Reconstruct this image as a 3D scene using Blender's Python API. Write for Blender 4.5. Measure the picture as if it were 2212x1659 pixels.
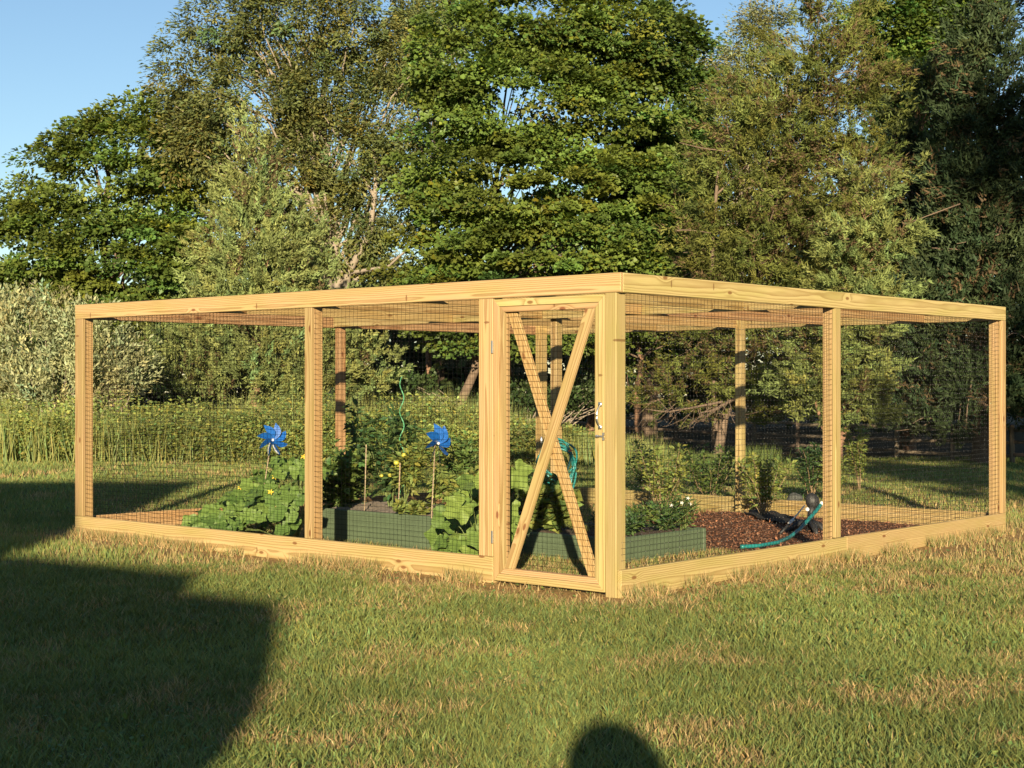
import bpy, bmesh, math, random
import numpy as np
from mathutils import Vector, Matrix

# ------------------------------------------------------------------ scene, camera, world, sun, exposure
for o in list(bpy.data.objects):
    bpy.data.objects.remove(o, do_unlink=True)
SC = bpy.context.scene
COL = SC.collection
random.seed(7)
RNG = np.random.default_rng(11)

CAM_Z = 1.594
F = 3344.0            # focal length in pixels of a 2212 px wide picture
HOR = 831.5           # horizon row in that picture
cam_d = bpy.data.cameras.new('camera')
cam_d.sensor_width = 36.0
cam_d.lens = 36.0 * F / 2212.0
cam_d.clip_start = 0.05
cam_d.clip_end = 2000.0
cam = bpy.data.objects.new('camera', cam_d)
COL.objects.link(cam)
cam.location = (0, 0, CAM_Z)
cam.rotation_euler = (math.radians(90.0) + 2.0 / F, 0, 0)
SC.camera = cam

SUN_EL = math.radians(12.8)
SUN_AZ = math.radians(1.2)      # light travels towards +Y, a little to +X
world = bpy.data.worlds.new('World')
SC.world = world
world.use_nodes = True
wn = world.node_tree
wn.nodes.clear()
w_out = wn.nodes.new('ShaderNodeOutputWorld')
w_bg = wn.nodes.new('ShaderNodeBackground')
w_sky = wn.nodes.new('ShaderNodeTexSky')
w_sky.sky_type = 'NISHITA'
w_sky.sun_disc = False
w_sky.sun_elevation = SUN_EL
w_sky.sun_rotation = math.pi + SUN_AZ
w_sky.altitude = 50
w_sky.air_density = 1.0
w_sky.dust_density = 0.1
w_sky.ozone_density = 2.5
w_bg.inputs['Strength'].default_value = 0.064
wn.links.new(w_sky.outputs[0], w_bg.inputs['Color'])
wn.links.new(w_bg.outputs[0], w_out.inputs['Surface'])

sun_d = bpy.data.lights.new('sun', 'SUN')
sun_d.energy = 5.0
sun_d.color = (1.0, 0.84, 0.58)
sun_d.angle = math.radians(0.55)
sun = bpy.data.objects.new('sun', sun_d)
COL.objects.link(sun)
ldir = Vector((math.sin(SUN_AZ) * math.cos(SUN_EL), math.cos(SUN_AZ) * math.cos(SUN_EL), -math.sin(SUN_EL)))
sun.rotation_euler = ldir.to_track_quat('-Z', 'Y').to_euler()
sun.location = (-3, -40, 30)

SC.view_settings.view_transform = 'Standard'
SC.view_settings.look = 'None'
SC.view_settings.exposure = 1.2
SC.view_settings.gamma = 1.0
SC.view_settings.use_curve_mapping = False
SC.render.resolution_x = 1024
SC.render.resolution_y = 768
SC.cycles.max_bounces = 6
SC.cycles.diffuse_bounces = 3
SC.cycles.glossy_bounces = 2
SC.cycles.transmission_bounces = 4
SC.cycles.transparent_max_bounces = 8


def W(px, py, d):
    """world point seen at (px, py) of the 2212 px frame at depth d"""
    return np.array([(px - 1106.0) * d / F, d, CAM_Z - (py - HOR) * d / F])


def sstep(a, b, x):
    t = np.clip((np.asarray(x, dtype=float) - a) / (b - a), 0, 1)
    return t * t * (3 - 2 * t)


def gz(x, y):
    """height of the ground"""
    return -0.40 * sstep(22, 42, y) * sstep(-2, 5, x) + 0.012 * np.sin(np.asarray(x) * 1.3 + 0.4) * np.sin(np.asarray(y) * 0.9)


# ------------------------------------------------------------------ value noise for numpy
def vnoise(p, seed=0):
    p = np.asarray(p, dtype=float)
    i = np.floor(p).astype(np.int64)
    f = p - i
    f = f * f * (3 - 2 * f)
    out = np.zeros(len(p))
    for dx in (0, 1):
        for dy in (0, 1):
            for dz in (0, 1):
                h = (i[:, 0] + dx) * 374761393 + (i[:, 1] + dy) * 668265263 + (i[:, 2] + dz) * 1274126177 + seed * 974711
                h = (h ^ (h >> 13)) * 1103515245
                h = (h ^ (h >> 16)) & 0xFFFF
                w = (f[:, 0] if dx else 1 - f[:, 0]) * (f[:, 1] if dy else 1 - f[:, 1]) * (f[:, 2] if dz else 1 - f[:, 2])
                out += w * h / 65535.0
    return out


# ------------------------------------------------------------------ materials
def new_mat(name):
    m = bpy.data.materials.new(name)
    m.use_nodes = True
    nt = m.node_tree
    nt.nodes.clear()
    out = nt.nodes.new('ShaderNodeOutputMaterial')
    return m, nt, out


def nd(nt, kind, **kw):
    n = nt.nodes.new(kind)
    for k, v in kw.items():
        setattr(n, k, v)
    return n


def setin(n, **kw):
    for k, v in kw.items():
        n.inputs[k.replace('_', ' ')].default_value = v
    return n


def plain_mat(name, col, rough=0.6, metal=0.0, spec=0.4, noise=0.0, nscale=30.0, bump=0.0):
    m, nt, out = new_mat(name)
    b = nd(nt, 'ShaderNodeBsdfPrincipled')
    b.inputs['Base Color'].default_value = (*col, 1)
    b.inputs['Roughness'].default_value = rough
    b.inputs['Metallic'].default_value = metal
    b.inputs['Specular IOR Level'].default_value = spec
    if noise or bump:
        tc = nd(nt, 'ShaderNodeTexCoord')
        nz = nd(nt, 'ShaderNodeTexNoise')
        nz.inputs['Scale'].default_value = nscale
        nz.inputs['Detail'].default_value = 5
        nt.links.new(tc.outputs['Object'], nz.inputs['Vector'])
        if noise:
            mx = nd(nt, 'ShaderNodeMix', data_type='RGBA')
            mx.inputs['A'].default_value = (*[c * (1 - noise) for c in col], 1)
            mx.inputs['B'].default_value = (*[min(1, c * (1 + noise)) for c in col], 1)
            nt.links.new(nz.outputs['Fac'], mx.inputs['Factor'])
            nt.links.new(mx.outputs['Result'], b.inputs['Base Color'])
        if bump:
            bp = nd(nt, 'ShaderNodeBump')
            bp.inputs['Strength'].default_value = bump
            bp.inputs['Distance'].default_value = 0.01
            nt.links.new(nz.outputs['Fac'], bp.inputs['Height'])
            nt.links.new(bp.outputs['Normal'], b.inputs['Normal'])
    nt.links.new(b.outputs[0], out.inputs['Surface'])
    return m


def leaf_mat(name, trans=0.28, rough=0.5, spec=0.3):
    """albedo from the mesh's own per-leaf colour"""
    m, nt, out = new_mat(name)
    at = nd(nt, 'ShaderNodeAttribute', attribute_name='Col')
    b = nd(nt, 'ShaderNodeBsdfPrincipled')
    b.inputs['Roughness'].default_value = rough
    b.inputs['Specular IOR Level'].default_value = spec
    nt.links.new(at.outputs['Color'], b.inputs['Base Color'])
    tr = nd(nt, 'ShaderNodeBsdfTranslucent')
    mul = nd(nt, 'ShaderNodeMix', data_type='RGBA', blend_type='MULTIPLY')
    mul.inputs['Factor'].default_value = 1.0
    mul.inputs['B'].default_value = (1.25, 1.2, 0.55, 1)
    nt.links.new(at.outputs['Color'], mul.inputs['A'])
    nt.links.new(mul.outputs['Result'], tr.inputs['Color'])
    mx = nd(nt, 'ShaderNodeMixShader')
    mx.inputs[0].default_value = trans
    nt.links.new(b.outputs[0], mx.inputs[1])
    nt.links.new(tr.outputs[0], mx.inputs[2])
    nt.links.new(mx.outputs[0], out.inputs['Surface'])
    return m


def single_leaf_mat(name, c1, c2, trans=0.25, vein=(0.16, 0.24, 0.07)):
    """for leaves that are objects of their own: colour varies from leaf to leaf, pale veins"""
    m, nt, out = new_mat(name)
    oi = nd(nt, 'ShaderNodeObjectInfo')
    mx0 = nd(nt, 'ShaderNodeMix', data_type='RGBA')
    mx0.inputs['A'].default_value = (*c1, 1)
    mx0.inputs['B'].default_value = (*c2, 1)
    nt.links.new(oi.outputs['Random'], mx0.inputs['Factor'])
    tc = nd(nt, 'ShaderNodeTexCoord')
    nz = nd(nt, 'ShaderNodeTexNoise')
    nz.inputs['Scale'].default_value = 14
    nz.inputs['Detail'].default_value = 4
    nt.links.new(tc.outputs['Object'], nz.inputs['Vector'])
    rp = nd(nt, 'ShaderNodeValToRGB')
    rp.color_ramp.elements[0].position = 0.62
    rp.color_ramp.elements[0].color = (0, 0, 0, 1)
    rp.color_ramp.elements[1].position = 0.8
    rp.color_ramp.elements[1].color = (1, 1, 1, 1)
    nt.links.new(nz.outputs['Fac'], rp.inputs['Fac'])
    mx1 = nd(nt, 'ShaderNodeMix', data_type='RGBA')
    nt.links.new(rp.outputs['Color'], mx1.inputs['Factor'])
    nt.links.new(mx0.outputs['Result'], mx1.inputs['A'])
    mx1.inputs['B'].default_value = (*vein, 1)
    b = nd(nt, 'ShaderNodeBsdfPrincipled')
    b.inputs['Roughness'].default_value = 0.55
    b.inputs['Specular IOR Level'].default_value = 0.3
    nt.links.new(mx1.outputs['Result'], b.inputs['Base Color'])
    tr = nd(nt, 'ShaderNodeBsdfTranslucent')
    nt.links.new(mx1.outputs['Result'], tr.inputs['Color'])
    mx = nd(nt, 'ShaderNodeMixShader')
    mx.inputs[0].default_value = trans
    nt.links.new(b.outputs[0], mx.inputs[1])
    nt.links.new(tr.outputs[0], mx.inputs[2])
    nt.links.new(mx.outputs[0], out.inputs['Surface'])
    return m


def wood_mat(name, early, late, tint, ring=22.0, knot_col=(0.16, 0.07, 0.025), knots=1.0, rough=0.62):
    """sawn pine: growth rings round a pith that wanders along the board (local X), knots, per-board tone"""
    m, nt, out = new_mat(name)
    L = nt.links.new
    tc = nd(nt, 'ShaderNodeTexCoord')
    oi = nd(nt, 'ShaderNodeObjectInfo')
    # random offset for each board
    wnz = nd(nt, 'ShaderNodeTexWhiteNoise', noise_dimensions='1D')
    L(oi.outputs['Random'], wnz.inputs['W'])
    sc = nd(nt, 'ShaderNodeVectorMath', operation='MULTIPLY')
    L(wnz.outputs['Color'], sc.inputs[0])
    sc.inputs[1].default_value = (40.0, 0.10, 0.12)
    off = nd(nt, 'ShaderNodeVectorMath', operation='SUBTRACT')
    L(sc.outputs[0], off.inputs[0])
    off.inputs[1].default_value = (0.0, -0.02, 0.06)
    add = nd(nt, 'ShaderNodeVectorMath', operation='ADD')
    L(tc.outputs['Object'], add.inputs[0])
    L(off.outputs[0], add.inputs[1])
    # knots: cells along the board
    def flat(sx, sz):
        a_ = nd(nt, 'ShaderNodeSeparateXYZ')
        L(add.outputs[0], a_.inputs[0])
        b_ = nd(nt, 'ShaderNodeCombineXYZ')
        L(a_.outputs[0], b_.inputs[0])
        L(a_.outputs[2], b_.inputs[1])
        c_ = nd(nt, 'ShaderNodeVectorMath', operation='MULTIPLY')
        L(b_.outputs[0], c_.inputs[0])
        c_.inputs[1].default_value = (sx, sz, 1.0)
        return c_

    kv = flat(2.1, 5.0)
    vo = nd(nt, 'ShaderNodeTexVoronoi', voronoi_dimensions='2D')
    vo.inputs['Scale'].default_value = 1.0
    L(kv.outputs[0], vo.inputs['Vector'])
    kd = nd(nt, 'ShaderNodeMapRange', interpolation_type='SMOOTHSTEP')
    kd.inputs['From Min'].default_value = 0.30
    kd.inputs['From Max'].default_value = 0.02
    kd.inputs['To Min'].default_value = 0.0
    kd.inputs['To Max'].default_value = 1.0
    L(vo.outputs['Distance'], kd.inputs['Value'])
    vr = nd(nt, 'ShaderNodeSeparateColor')
    L(vo.outputs['Color'], vr.inputs[0])
    gt = nd(nt, 'ShaderNodeMath', operation='GREATER_THAN')
    L(vr.outputs[0], gt.inputs[0])
    gt.inputs[1].default_value = 0.74
    kg = nd(nt, 'ShaderNodeMath', operation='MULTIPLY')
    L(kd.outputs[0], kg.inputs[0])
    L(gt.outputs[0], kg.inputs[1])
    # squeeze the length, push the rings around the knots
    st = nd(nt, 'ShaderNodeVectorMath', operation='MULTIPLY')
    L(add.outputs[0], st.inputs[0])
    st.inputs[1].default_value = (0.11, 1.0, 1.0)
    ps = nd(nt, 'ShaderNodeVectorMath', operation='SCALE')
    ps.inputs[0].default_value = (0.0, 0.016, 0.016)
    L(kg.outputs[0], ps.inputs['Scale'])
    ad2 = nd(nt, 'ShaderNodeVectorMath', operation='ADD')
    L(st.outputs[0], ad2.inputs[0])
    L(ps.outputs[0], ad2.inputs[1])
    wv = nd(nt, 'ShaderNodeTexWave', wave_type='RINGS', rings_direction='X', wave_profile='SAW')
    wv.inputs['Scale'].default_value = ring
    wv.inputs['Distortion'].default_value = 7.0
    wv.inputs['Detail'].default_value = 2.0
    wv.inputs['Detail Scale'].default_value = 0.5
    wv.inputs['Detail Roughness'].default_value = 0.45
    L(ad2.outputs[0], wv.inputs['Vector'])
    rr = nd(nt, 'ShaderNodeValToRGB')
    e = rr.color_ramp.elements
    e[0].position = 0.35
    e[0].color = (0, 0, 0, 1)
    e[1].position = 0.93
    e[1].color = (1, 1, 1, 1)
    n3 = e.new(1.0)
    n3.color = (0.25, 0.25, 0.25, 1)
    L(wv.outputs['Fac'], rr.inputs['Fac'])
    # fine fibre streaks
    fs = nd(nt, 'ShaderNodeVectorMath', operation='MULTIPLY')
    L(add.outputs[0], fs.inputs[0])
    fs.inputs[1].default_value = (3.0, 160.0, 160.0)
    fn = nd(nt, 'ShaderNodeTexNoise')
    fn.inputs['Scale'].default_value = 1.0
    fn.inputs['Detail'].default_value = 3.0
    L(fs.outputs[0], fn.inputs['Vector'])
    # patches of tone along the board
    bs = nd(nt, 'ShaderNodeVectorMath', operation='MULTIPLY')
    L(add.outputs[0], bs.inputs[0])
    bs.inputs[1].default_value = (1.6, 9.0, 9.0)
    bn = nd(nt, 'ShaderNodeTexNoise')
    bn.inputs['Scale'].default_value = 1.0
    bn.inputs['Detail'].default_value = 3.0
    L(bs.outputs[0], bn.inputs['Vector'])
    br = nd(nt, 'ShaderNodeMapRange')
    br.inputs['From Min'].default_value = 0.42
    br.inputs['From Max'].default_value = 0.75
    L(bn.outputs['Fac'], br.inputs['Value'])
    c1 = nd(nt, 'ShaderNodeMix', data_type='RGBA')
    c1.inputs['A'].default_value = (*early, 1)
    c1.inputs['B'].default_value = (*late, 1)
    rf = nd(nt, 'ShaderNodeMath', operation='MULTIPLY')
    rf.inputs[1].default_value = 0.72
    L(rr.outputs['Color'], rf.inputs[0])
    L(rf.outputs[0], c1.inputs['Factor'])
    c2 = nd(nt, 'ShaderNodeMix', data_type='RGBA')
    L(br.outputs[0], c2.inputs['Factor'])
    L(c1.outputs['Result'], c2.inputs['A'])
    tn = nd(nt, 'ShaderNodeMix', data_type='RGBA', blend_type='MULTIPLY')
    tn.inputs['Factor'].default_value = 0.55
    L(c1.outputs['Result'], tn.inputs['A'])
    tn.inputs['B'].default_value = (*tint, 1)
    L(tn.outputs['Result'], c2.inputs['B'])
    # fibre
    c3 = nd(nt, 'ShaderNodeMix', data_type='RGBA', blend_type='MULTIPLY')
    fr = nd(nt, 'ShaderNodeMapRange')
    fr.inputs['From Min'].default_value = 0.35
    fr.inputs['From Max'].default_value = 0.7
    fr.inputs['To Min'].default_value = 0.0
    fr.inputs['To Max'].default_value = 0.35
    L(fn.outputs['Fac'], fr.inputs['Value'])
    L(fr.outputs[0], c3.inputs['Factor'])
    L(c2.outputs['Result'], c3.inputs['A'])
    c3.inputs['B'].default_value = (0.72, 0.6, 0.45, 1)
    # knots
    km = nd(nt, 'ShaderNodeMapRange', interpolation_type='SMOOTHSTEP')
    km.inputs['From Min'].default_value = 0.085
    km.inputs['From Max'].default_value = 0.045
    km.inputs['To Min'].default_value = 0.0
    km.inputs['To Max'].default_value = 0.9 * knots
    L(vo.outputs['Distance'], km.inputs['Value'])
    kk = nd(nt, 'ShaderNodeMath', operation='MULTIPLY')
    L(km.outputs[0], kk.inputs[0])
    L(gt.outputs[0], kk.inputs[1])
    c4 = nd(nt, 'ShaderNodeMix', data_type='RGBA')
    L(kk.outputs[0], c4.inputs['Factor'])
    L(c3.outputs['Result'], c4.inputs['A'])
    c4.inputs['B'].default_value = (*knot_col, 1)
    # rare dark pitch pockets that run across the grain
    pv = flat(8.0, 2.6)
    po_ = nd(nt, 'ShaderNodeTexVoronoi', voronoi_dimensions='2D')
    po_.inputs['Scale'].default_value = 1.0
    L(pv.outputs[0], po_.inputs['Vector'])
    pr = nd(nt, 'ShaderNodeSeparateColor')
    L(po_.outputs['Color'], pr.inputs[0])
    pg = nd(nt, 'ShaderNodeMath', operation='GREATER_THAN')
    L(pr.outputs[1], pg.inputs[0])
    pg.inputs[1].default_value = 0.975
    pm = nd(nt, 'ShaderNodeMapRange', interpolation_type='SMOOTHSTEP')
    pm.inputs['From Min'].default_value = 0.10
    pm.inputs['From Max'].default_value = 0.05
    pm.inputs['To Min'].default_value = 0.0
    pm.inputs['To Max'].default_value = 0.75 * knots
    L(po_.outputs['Distance'], pm.inputs['Value'])
    pk_ = nd(nt, 'ShaderNodeMath', operation='MULTIPLY')
    L(pm.outputs[0], pk_.inputs[0])
    L(pg.outputs[0], pk_.inputs[1])
    c5 = nd(nt, 'ShaderNodeMix', data_type='RGBA')
    L(pk_.outputs[0], c5.inputs['Factor'])
    L(c4.outputs['Result'], c5.inputs['A'])
    c5.inputs['B'].default_value = (*[c * 0.8 for c in knot_col], 1)
    c4 = c5
    # tone of the whole board
    hs = nd(nt, 'ShaderNodeHueSaturation')
    vmap = nd(nt, 'ShaderNodeMapRange')
    vmap.inputs['To Min'].default_value = 0.80
    vmap.inputs['To Max'].default_value = 1.1
    L(wnz.outputs['Value'], vmap.inputs['Value'])
    L(vmap.outputs[0], hs.inputs['Value'])
    hmap = nd(nt, 'ShaderNodeMapRange')
    hmap.inputs['To Min'].default_value = 0.483
    hmap.inputs['To Max'].default_value = 0.512
    L(oi.outputs['Random'], hmap.inputs['Value'])
    L(hmap.outputs[0], hs.inputs['Hue'])
    L(c4.outputs['Result'], hs.inputs['Color'])
    b = nd(nt, 'ShaderNodeBsdfPrincipled')
    b.inputs['Roughness'].default_value = rough
    b.inputs['Specular IOR Level'].default_value = 0.25
    L(hs.outputs['Color'], b.inputs['Base Color'])
    bp = nd(nt, 'ShaderNodeBump')
    bp.inputs['Strength'].default_value = 0.25
    bp.inputs['Distance'].default_value = 0.004
    L(rr.outputs['Color'], bp.inputs['Height'])
    L(bp.outputs['Normal'], b.inputs['Normal'])
    L(b.outputs[0], out.inputs['Surface'])
    return m


M = {}
M['pine'] = wood_mat('pressure_treated_pine', (0.425, 0.318, 0.150), (0.225, 0.135, 0.047), (0.78, 0.92, 0.58))
M['pine_warm'] = wood_mat('pressure_treated_pine_warm', (0.41, 0.280, 0.128), (0.21, 0.115, 0.042), (0.95, 0.82, 0.64))
M['old_wood'] = wood_mat('weathered_fence_wood', (0.24, 0.19, 0.14), (0.14, 0.105, 0.075), (0.8, 0.8, 0.8), knots=0.5, rough=0.85)
M['stick'] = wood_mat('pale_stick_wood', (0.36, 0.28, 0.19), (0.26, 0.19, 0.12), (0.9, 0.85, 0.75), ring=60, knots=0.0)
M['net'] = plain_mat('black_netting', (0.004, 0.004, 0.004), 0.55, spec=0.06)
M['knot'] = plain_mat('netting_knot_glint', (0.10, 0.10, 0.10), 0.28, spec=1.0)  # black plastic given a grey base: sun glints put into the colour
M['steel'] = plain_mat('galvanised_steel', (0.62, 0.61, 0.58), 0.35, metal=0.9, noise=0.12, nscale=60)
M['leaf'] = leaf_mat('leaf', 0.30)
M['needle'] = leaf_mat('needle', 0.15, rough=0.65, spec=0.2)
M['grass'] = leaf_mat('grass_blade', 0.30, rough=0.55, spec=0.25)
M['bark'] = plain_mat('bark', (0.15, 0.105, 0.072), 0.9, noise=0.45, nscale=9, bump=0.9)
M['bark_red'] = plain_mat('red_brown_bark', (0.22, 0.125, 0.075), 0.9, noise=0.4, nscale=12, bump=0.8)
M['bark_grey'] = plain_mat('grey_bark', (0.25, 0.205, 0.155), 0.9, noise=0.35, nscale=10, bump=0.8)
M['stem'] = plain_mat('green_stem', (0.13, 0.17, 0.05), 0.6, noise=0.25)
M['twig'] = plain_mat('brown_twig', (0.26, 0.18, 0.10), 0.8, noise=0.3)
M['bed'] = plain_mat('green_composite_board', (0.082, 0.112, 0.062), 0.6, noise=0.22, nscale=5, bump=0.2)
M['soil'] = plain_mat('grey_potting_soil', (0.30, 0.24, 0.18), 0.95, noise=0.35, nscale=40, bump=1.0)
M['soil_dark'] = plain_mat('dark_potting_soil', (0.10, 0.07, 0.05), 0.95, noise=0.45, nscale=40, bump=1.0)
M['hose'] = plain_mat('teal_hose', (0.015, 0.165, 0.155), 0.38, spec=0.5, noise=0.15)
M['black'] = plain_mat('black_plastic', (0.02, 0.02, 0.021), 0.55, spec=0.5, noise=0.2)
M['fabric'] = plain_mat('black_weed_fabric', (0.018, 0.017, 0.017), 0.8, noise=0.4, bump=0.4)
M['blue'] = plain_mat('blue_plastic', (0.010, 0.095, 0.36), 0.4, spec=0.5, noise=0.12, nscale=20)
M['white'] = plain_mat('white_plastic', (0.8, 0.8, 0.78), 0.4, noise=0.05)
M['orange'] = plain_mat('orange_plastic', (0.70, 0.20, 0.09), 0.5, noise=0.1)
M['rust'] = plain_mat('rusty_steel', (0.24, 0.09, 0.05), 0.7, noise=0.35)
M['spiral'] = plain_mat('green_coated_wire', (0.10, 0.32, 0.16), 0.4, noise=0.15)
M['tomato'] = plain_mat('green_yellow_tomato', (0.45, 0.42, 0.06), 0.3, spec=0.5, noise=0.15)
M['petal'] = plain_mat('yellow_petal', (0.75, 0.52, 0.05), 0.6, noise=0.15)
M['petal_w'] = plain_mat('white_petal', (0.75, 0.74, 0.68), 0.6, noise=0.08)
M['squash'] = single_leaf_mat('squash_leaf', (0.078, 0.140, 0.030), (0.15, 0.225, 0.048))
M['squash2'] = single_leaf_mat('large_squash_leaf', (0.10, 0.165, 0.034), (0.19, 0.26, 0.055))
M['siding'] = plain_mat('house_siding', (0.5, 0.49, 0.46), 0.7, noise=0.06)
M['shingle'] = plain_mat('roof_shingle', (0.10, 0.095, 0.09), 0.9, noise=0.3, nscale=20)
M['glass'] = plain_mat('window_glass', (0.03, 0.04, 0.05), 0.08, spec=0.6, noise=0.05)
M['skin'] = plain_mat('skin', (0.52, 0.32, 0.22), 0.55, noise=0.06)
M['shirt'] = plain_mat('navy_cotton', (0.04, 0.06, 0.12), 0.85, noise=0.15)
M['hair'] = plain_mat('brown_hair', (0.06, 0.035, 0.02), 0.6, noise=0.25)


# ------------------------------------------------------------------ object helpers
WLOC = {}


def tag(o, label=None, cat=None, group=None, kind=None):
    if label: o['label'] = label
    if cat: o['category'] = cat
    if group: o['group'] = group
    if kind: o['kind'] = kind
    return o


def empty(name, loc, parent=None, **kw):
    o = bpy.data.objects.new(name, None)
    COL.objects.link(o)
    o.empty_display_size = 0.2
    loc = Vector([float(c) for c in loc])
    o.location = loc
    WLOC[o.name] = loc
    if parent is not None:
        o.parent = parent
        o.matrix_parent_inverse = Matrix.Translation(-WLOC[parent.name])
    return tag(o, **kw)


def adopt(o, parent):
    """o keeps its world placement under parent (an unrotated Empty, or a mesh at a known world place)"""
    if parent is not None:
        o.parent = parent
        o.matrix_parent_inverse = Matrix.Translation(-WLOC[parent.name])
    return o


def link(name, me, parent=None, mat=None, matrix=None, **kw):
    o = bpy.data.objects.new(name, me)
    COL.objects.link(o)
    if mat is not None and not me.materials:
        me.materials.append(mat)
    if matrix is not None:
        o.matrix_basis = matrix
    else:
        WLOC[o.name] = Vector((0, 0, 0))
    adopt(o, parent)
    return tag(o, **kw)


def raw_mesh(name, V, Fc, col=None, smooth=False):
    """V n x 3, Fc m x k (k = 3 or 4)"""
    V = np.asarray(V, dtype=np.float32)
    Fc = np.asarray(Fc, dtype=np.int32)
    me = bpy.data.meshes.new(name)
    n, (m, k) = len(V), Fc.shape
    me.vertices.add(n)
    me.vertices.foreach_set('co', V.ravel())
    me.loops.add(m * k)
    me.loops.foreach_set('vertex_index', Fc.ravel())
    me.polygons.add(m)
    me.polygons.foreach_set('loop_start', np.arange(0, m * k, k, dtype=np.int32))
    me.polygons.foreach_set('loop_total', np.full(m, k, dtype=np.int32))
    if smooth:
        me.polygons.foreach_set('use_smooth', np.ones(m, dtype=bool))
    me.update(calc_edges=True)
    if col is not None:
        a = me.color_attributes.new('Col', 'FLOAT_COLOR', 'POINT')
        c = np.ones((n, 4), dtype=np.float32)
        c[:, :3] = col
        a.data.foreach_set('color', c.ravel())
    return me


def bm_mesh(name, bm, smooth=False):
    me = bpy.data.meshes.new(name)
    bm.normal_update()
    bm.to_mesh(me)
    bm.free()
    if smooth:
        me.polygons.foreach_set('use_smooth', np.ones(len(me.polygons), dtype=bool))
    return me


def box_mesh(name, sx, sy, sz, bev=0.004):
    bm = bmesh.new()
    bmesh.ops.create_cube(bm, size=1.0)
    bmesh.ops.scale(bm, vec=(sx, sy, sz), verts=bm.verts)
    if bev:
        bmesh.ops.bevel(bm, geom=list(bm.edges), offset=bev, segments=1, affect='EDGES', profile=0.5)
    return bm_mesh(name, bm)


def tube_arrays(pts, radii, sides=6, caps=True):
    """a tapered tube along a polyline -> V, quads"""
    P = np.asarray(pts, dtype=float)
    R = np.asarray(radii, dtype=float) * np.ones(len(P))
    n = len(P)
    T = np.gradient(P, axis=0)
    T /= np.linalg.norm(T, axis=1)[:, None] + 1e-9
    ref = np.array([0.0, 0.0, 1.0]) if abs(T[0, 2]) < 0.9 else np.array([1.0, 0.0, 0.0])
    A = np.cross(T, ref)
    A /= np.linalg.norm(A, axis=1)[:, None] + 1e-9
    B = np.cross(T, A)
    th = np.arange(sides) * 2 * math.pi / sides
    V = P[:, None, :] + R[:, None, None] * (np.cos(th)[None, :, None] * A[:, None, :] + np.sin(th)[None, :, None] * B[:, None, :])
    V = V.reshape(-1, 3)
    i = np.arange(n - 1)[:, None] * sides
    j = np.arange(sides)[None, :]
    a = i + j
    b = i + (j + 1) % sides
    Q = np.stack([a, b, b + sides, a + sides], axis=2).reshape(-1, 4)
    if caps:
        V = np.vstack([V, P[0], P[-1]])
        c0, c1 = len(V) - 2, len(V) - 1
        jj = np.arange(sides)
        e0 = np.stack([np.full(sides, c0), (jj + 1) % sides, jj, jj], axis=1)
        base = (n - 1) * sides
        e1 = np.stack([np.full(sides, c1), base + jj, base + (jj + 1) % sides, base + (jj + 1) % sides], axis=1)
        Q = np.vstack([Q, e0, e1])
    return V, Q


class Tubes:
    def __init__(self):
        self.V, self.Q, self.n = [], [], 0

    def add(self, pts, radii, sides=6):
        V, Q = tube_arrays(pts, radii, sides, caps=False)
        self.V.append(V)
        self.Q.append(Q + self.n)
        self.n += len(V)

    def mesh(self, name):
        return raw_mesh(name, np.vstack(self.V), np.vstack(self.Q), smooth=True)


def tube_mesh(name, pts, radii, sides=8):
    V, Q = tube_arrays(pts, radii, sides)
    tri = [(q[0], q[1], q[2]) if q[2] == q[3] else tuple(q) for q in Q.tolist()]
    me = bpy.data.meshes.new(name)
    me.from_pydata([tuple(v) for v in V], [], tri)
    me.polygons.foreach_set('use_smooth', np.ones(len(me.polygons), dtype=bool))
    me.update()
    return me


def lathe_mesh(name, prof, sides=20):
    V, Fc = [], []
    for r, z in prof:
        for k in range(sides):
            a = 2 * math.pi * k / sides
            V.append((r * math.cos(a), r * math.sin(a), z))
    for i in range(len(prof) - 1):
        for k in range(sides):
            Fc.append((i * sides + k, i * sides + (k + 1) % sides, (i + 1) * sides + (k + 1) % sides, (i + 1) * sides + k))
    return raw_mesh(name, V, Fc, smooth=True)


# ------------------------------------------------------------------ leaves in bulk
def unit(a):
    return a / (np.linalg.norm(a, axis=1)[:, None] + 1e-9)


def leaf_arrays(P, U, N, Ln, Wd, fold=0.25):
    """diamond leaves folded along the midrib: base P, axis U, normal N"""
    U = unit(U)
    S = unit(np.cross(U, N))
    N = np.cross(S, U)
    Ln = np.asarray(Ln)[:, None] * np.ones((len(P), 1))
    Wd = np.asarray(Wd)[:, None] * np.ones((len(P), 1))
    mid = P + U * Ln * 0.45 + N * Wd * fold
    V = np.stack([P, mid - S * Wd * 0.5, P + U * Ln, mid + S * Wd * 0.5], axis=1).reshape(-1, 3)
    k = np.arange(len(P))[:, None] * 4
    T = np.concatenate([k + np.array([[0, 1, 2]]), k + np.array([[0, 2, 3]])], axis=1).reshape(-1, 3)
    return V, T, 4


def blade_arrays(P, U, S, Ln, Wd):
    """one-triangle blades"""
    U = unit(U)
    S = unit(S)
    Ln = np.asarray(Ln)[:, None] * np.ones((len(P), 1))
    Wd = np.asarray(Wd)[:, None] * np.ones((len(P), 1))
    V = np.stack([P - S * Wd * 0.5, P + S * Wd * 0.5, P + U * Ln], axis=1).reshape(-1, 3)
    k = np.arange(len(P))[:, None] * 3
    return V, k + np.array([[0, 1, 2]]), 3


def vary(base, n, amt=0.18, hue=0.12, rng=RNG):
    c = np.array(base)[None, :] * (1 + amt * rng.normal(size=(n, 1)))
    h = hue * rng.normal(size=n)
    c[:, 0] *= 1 + h
    c[:, 2] *= 1 - 0.6 * h
    return np.clip(c, 0.004, 0.9)


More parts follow.
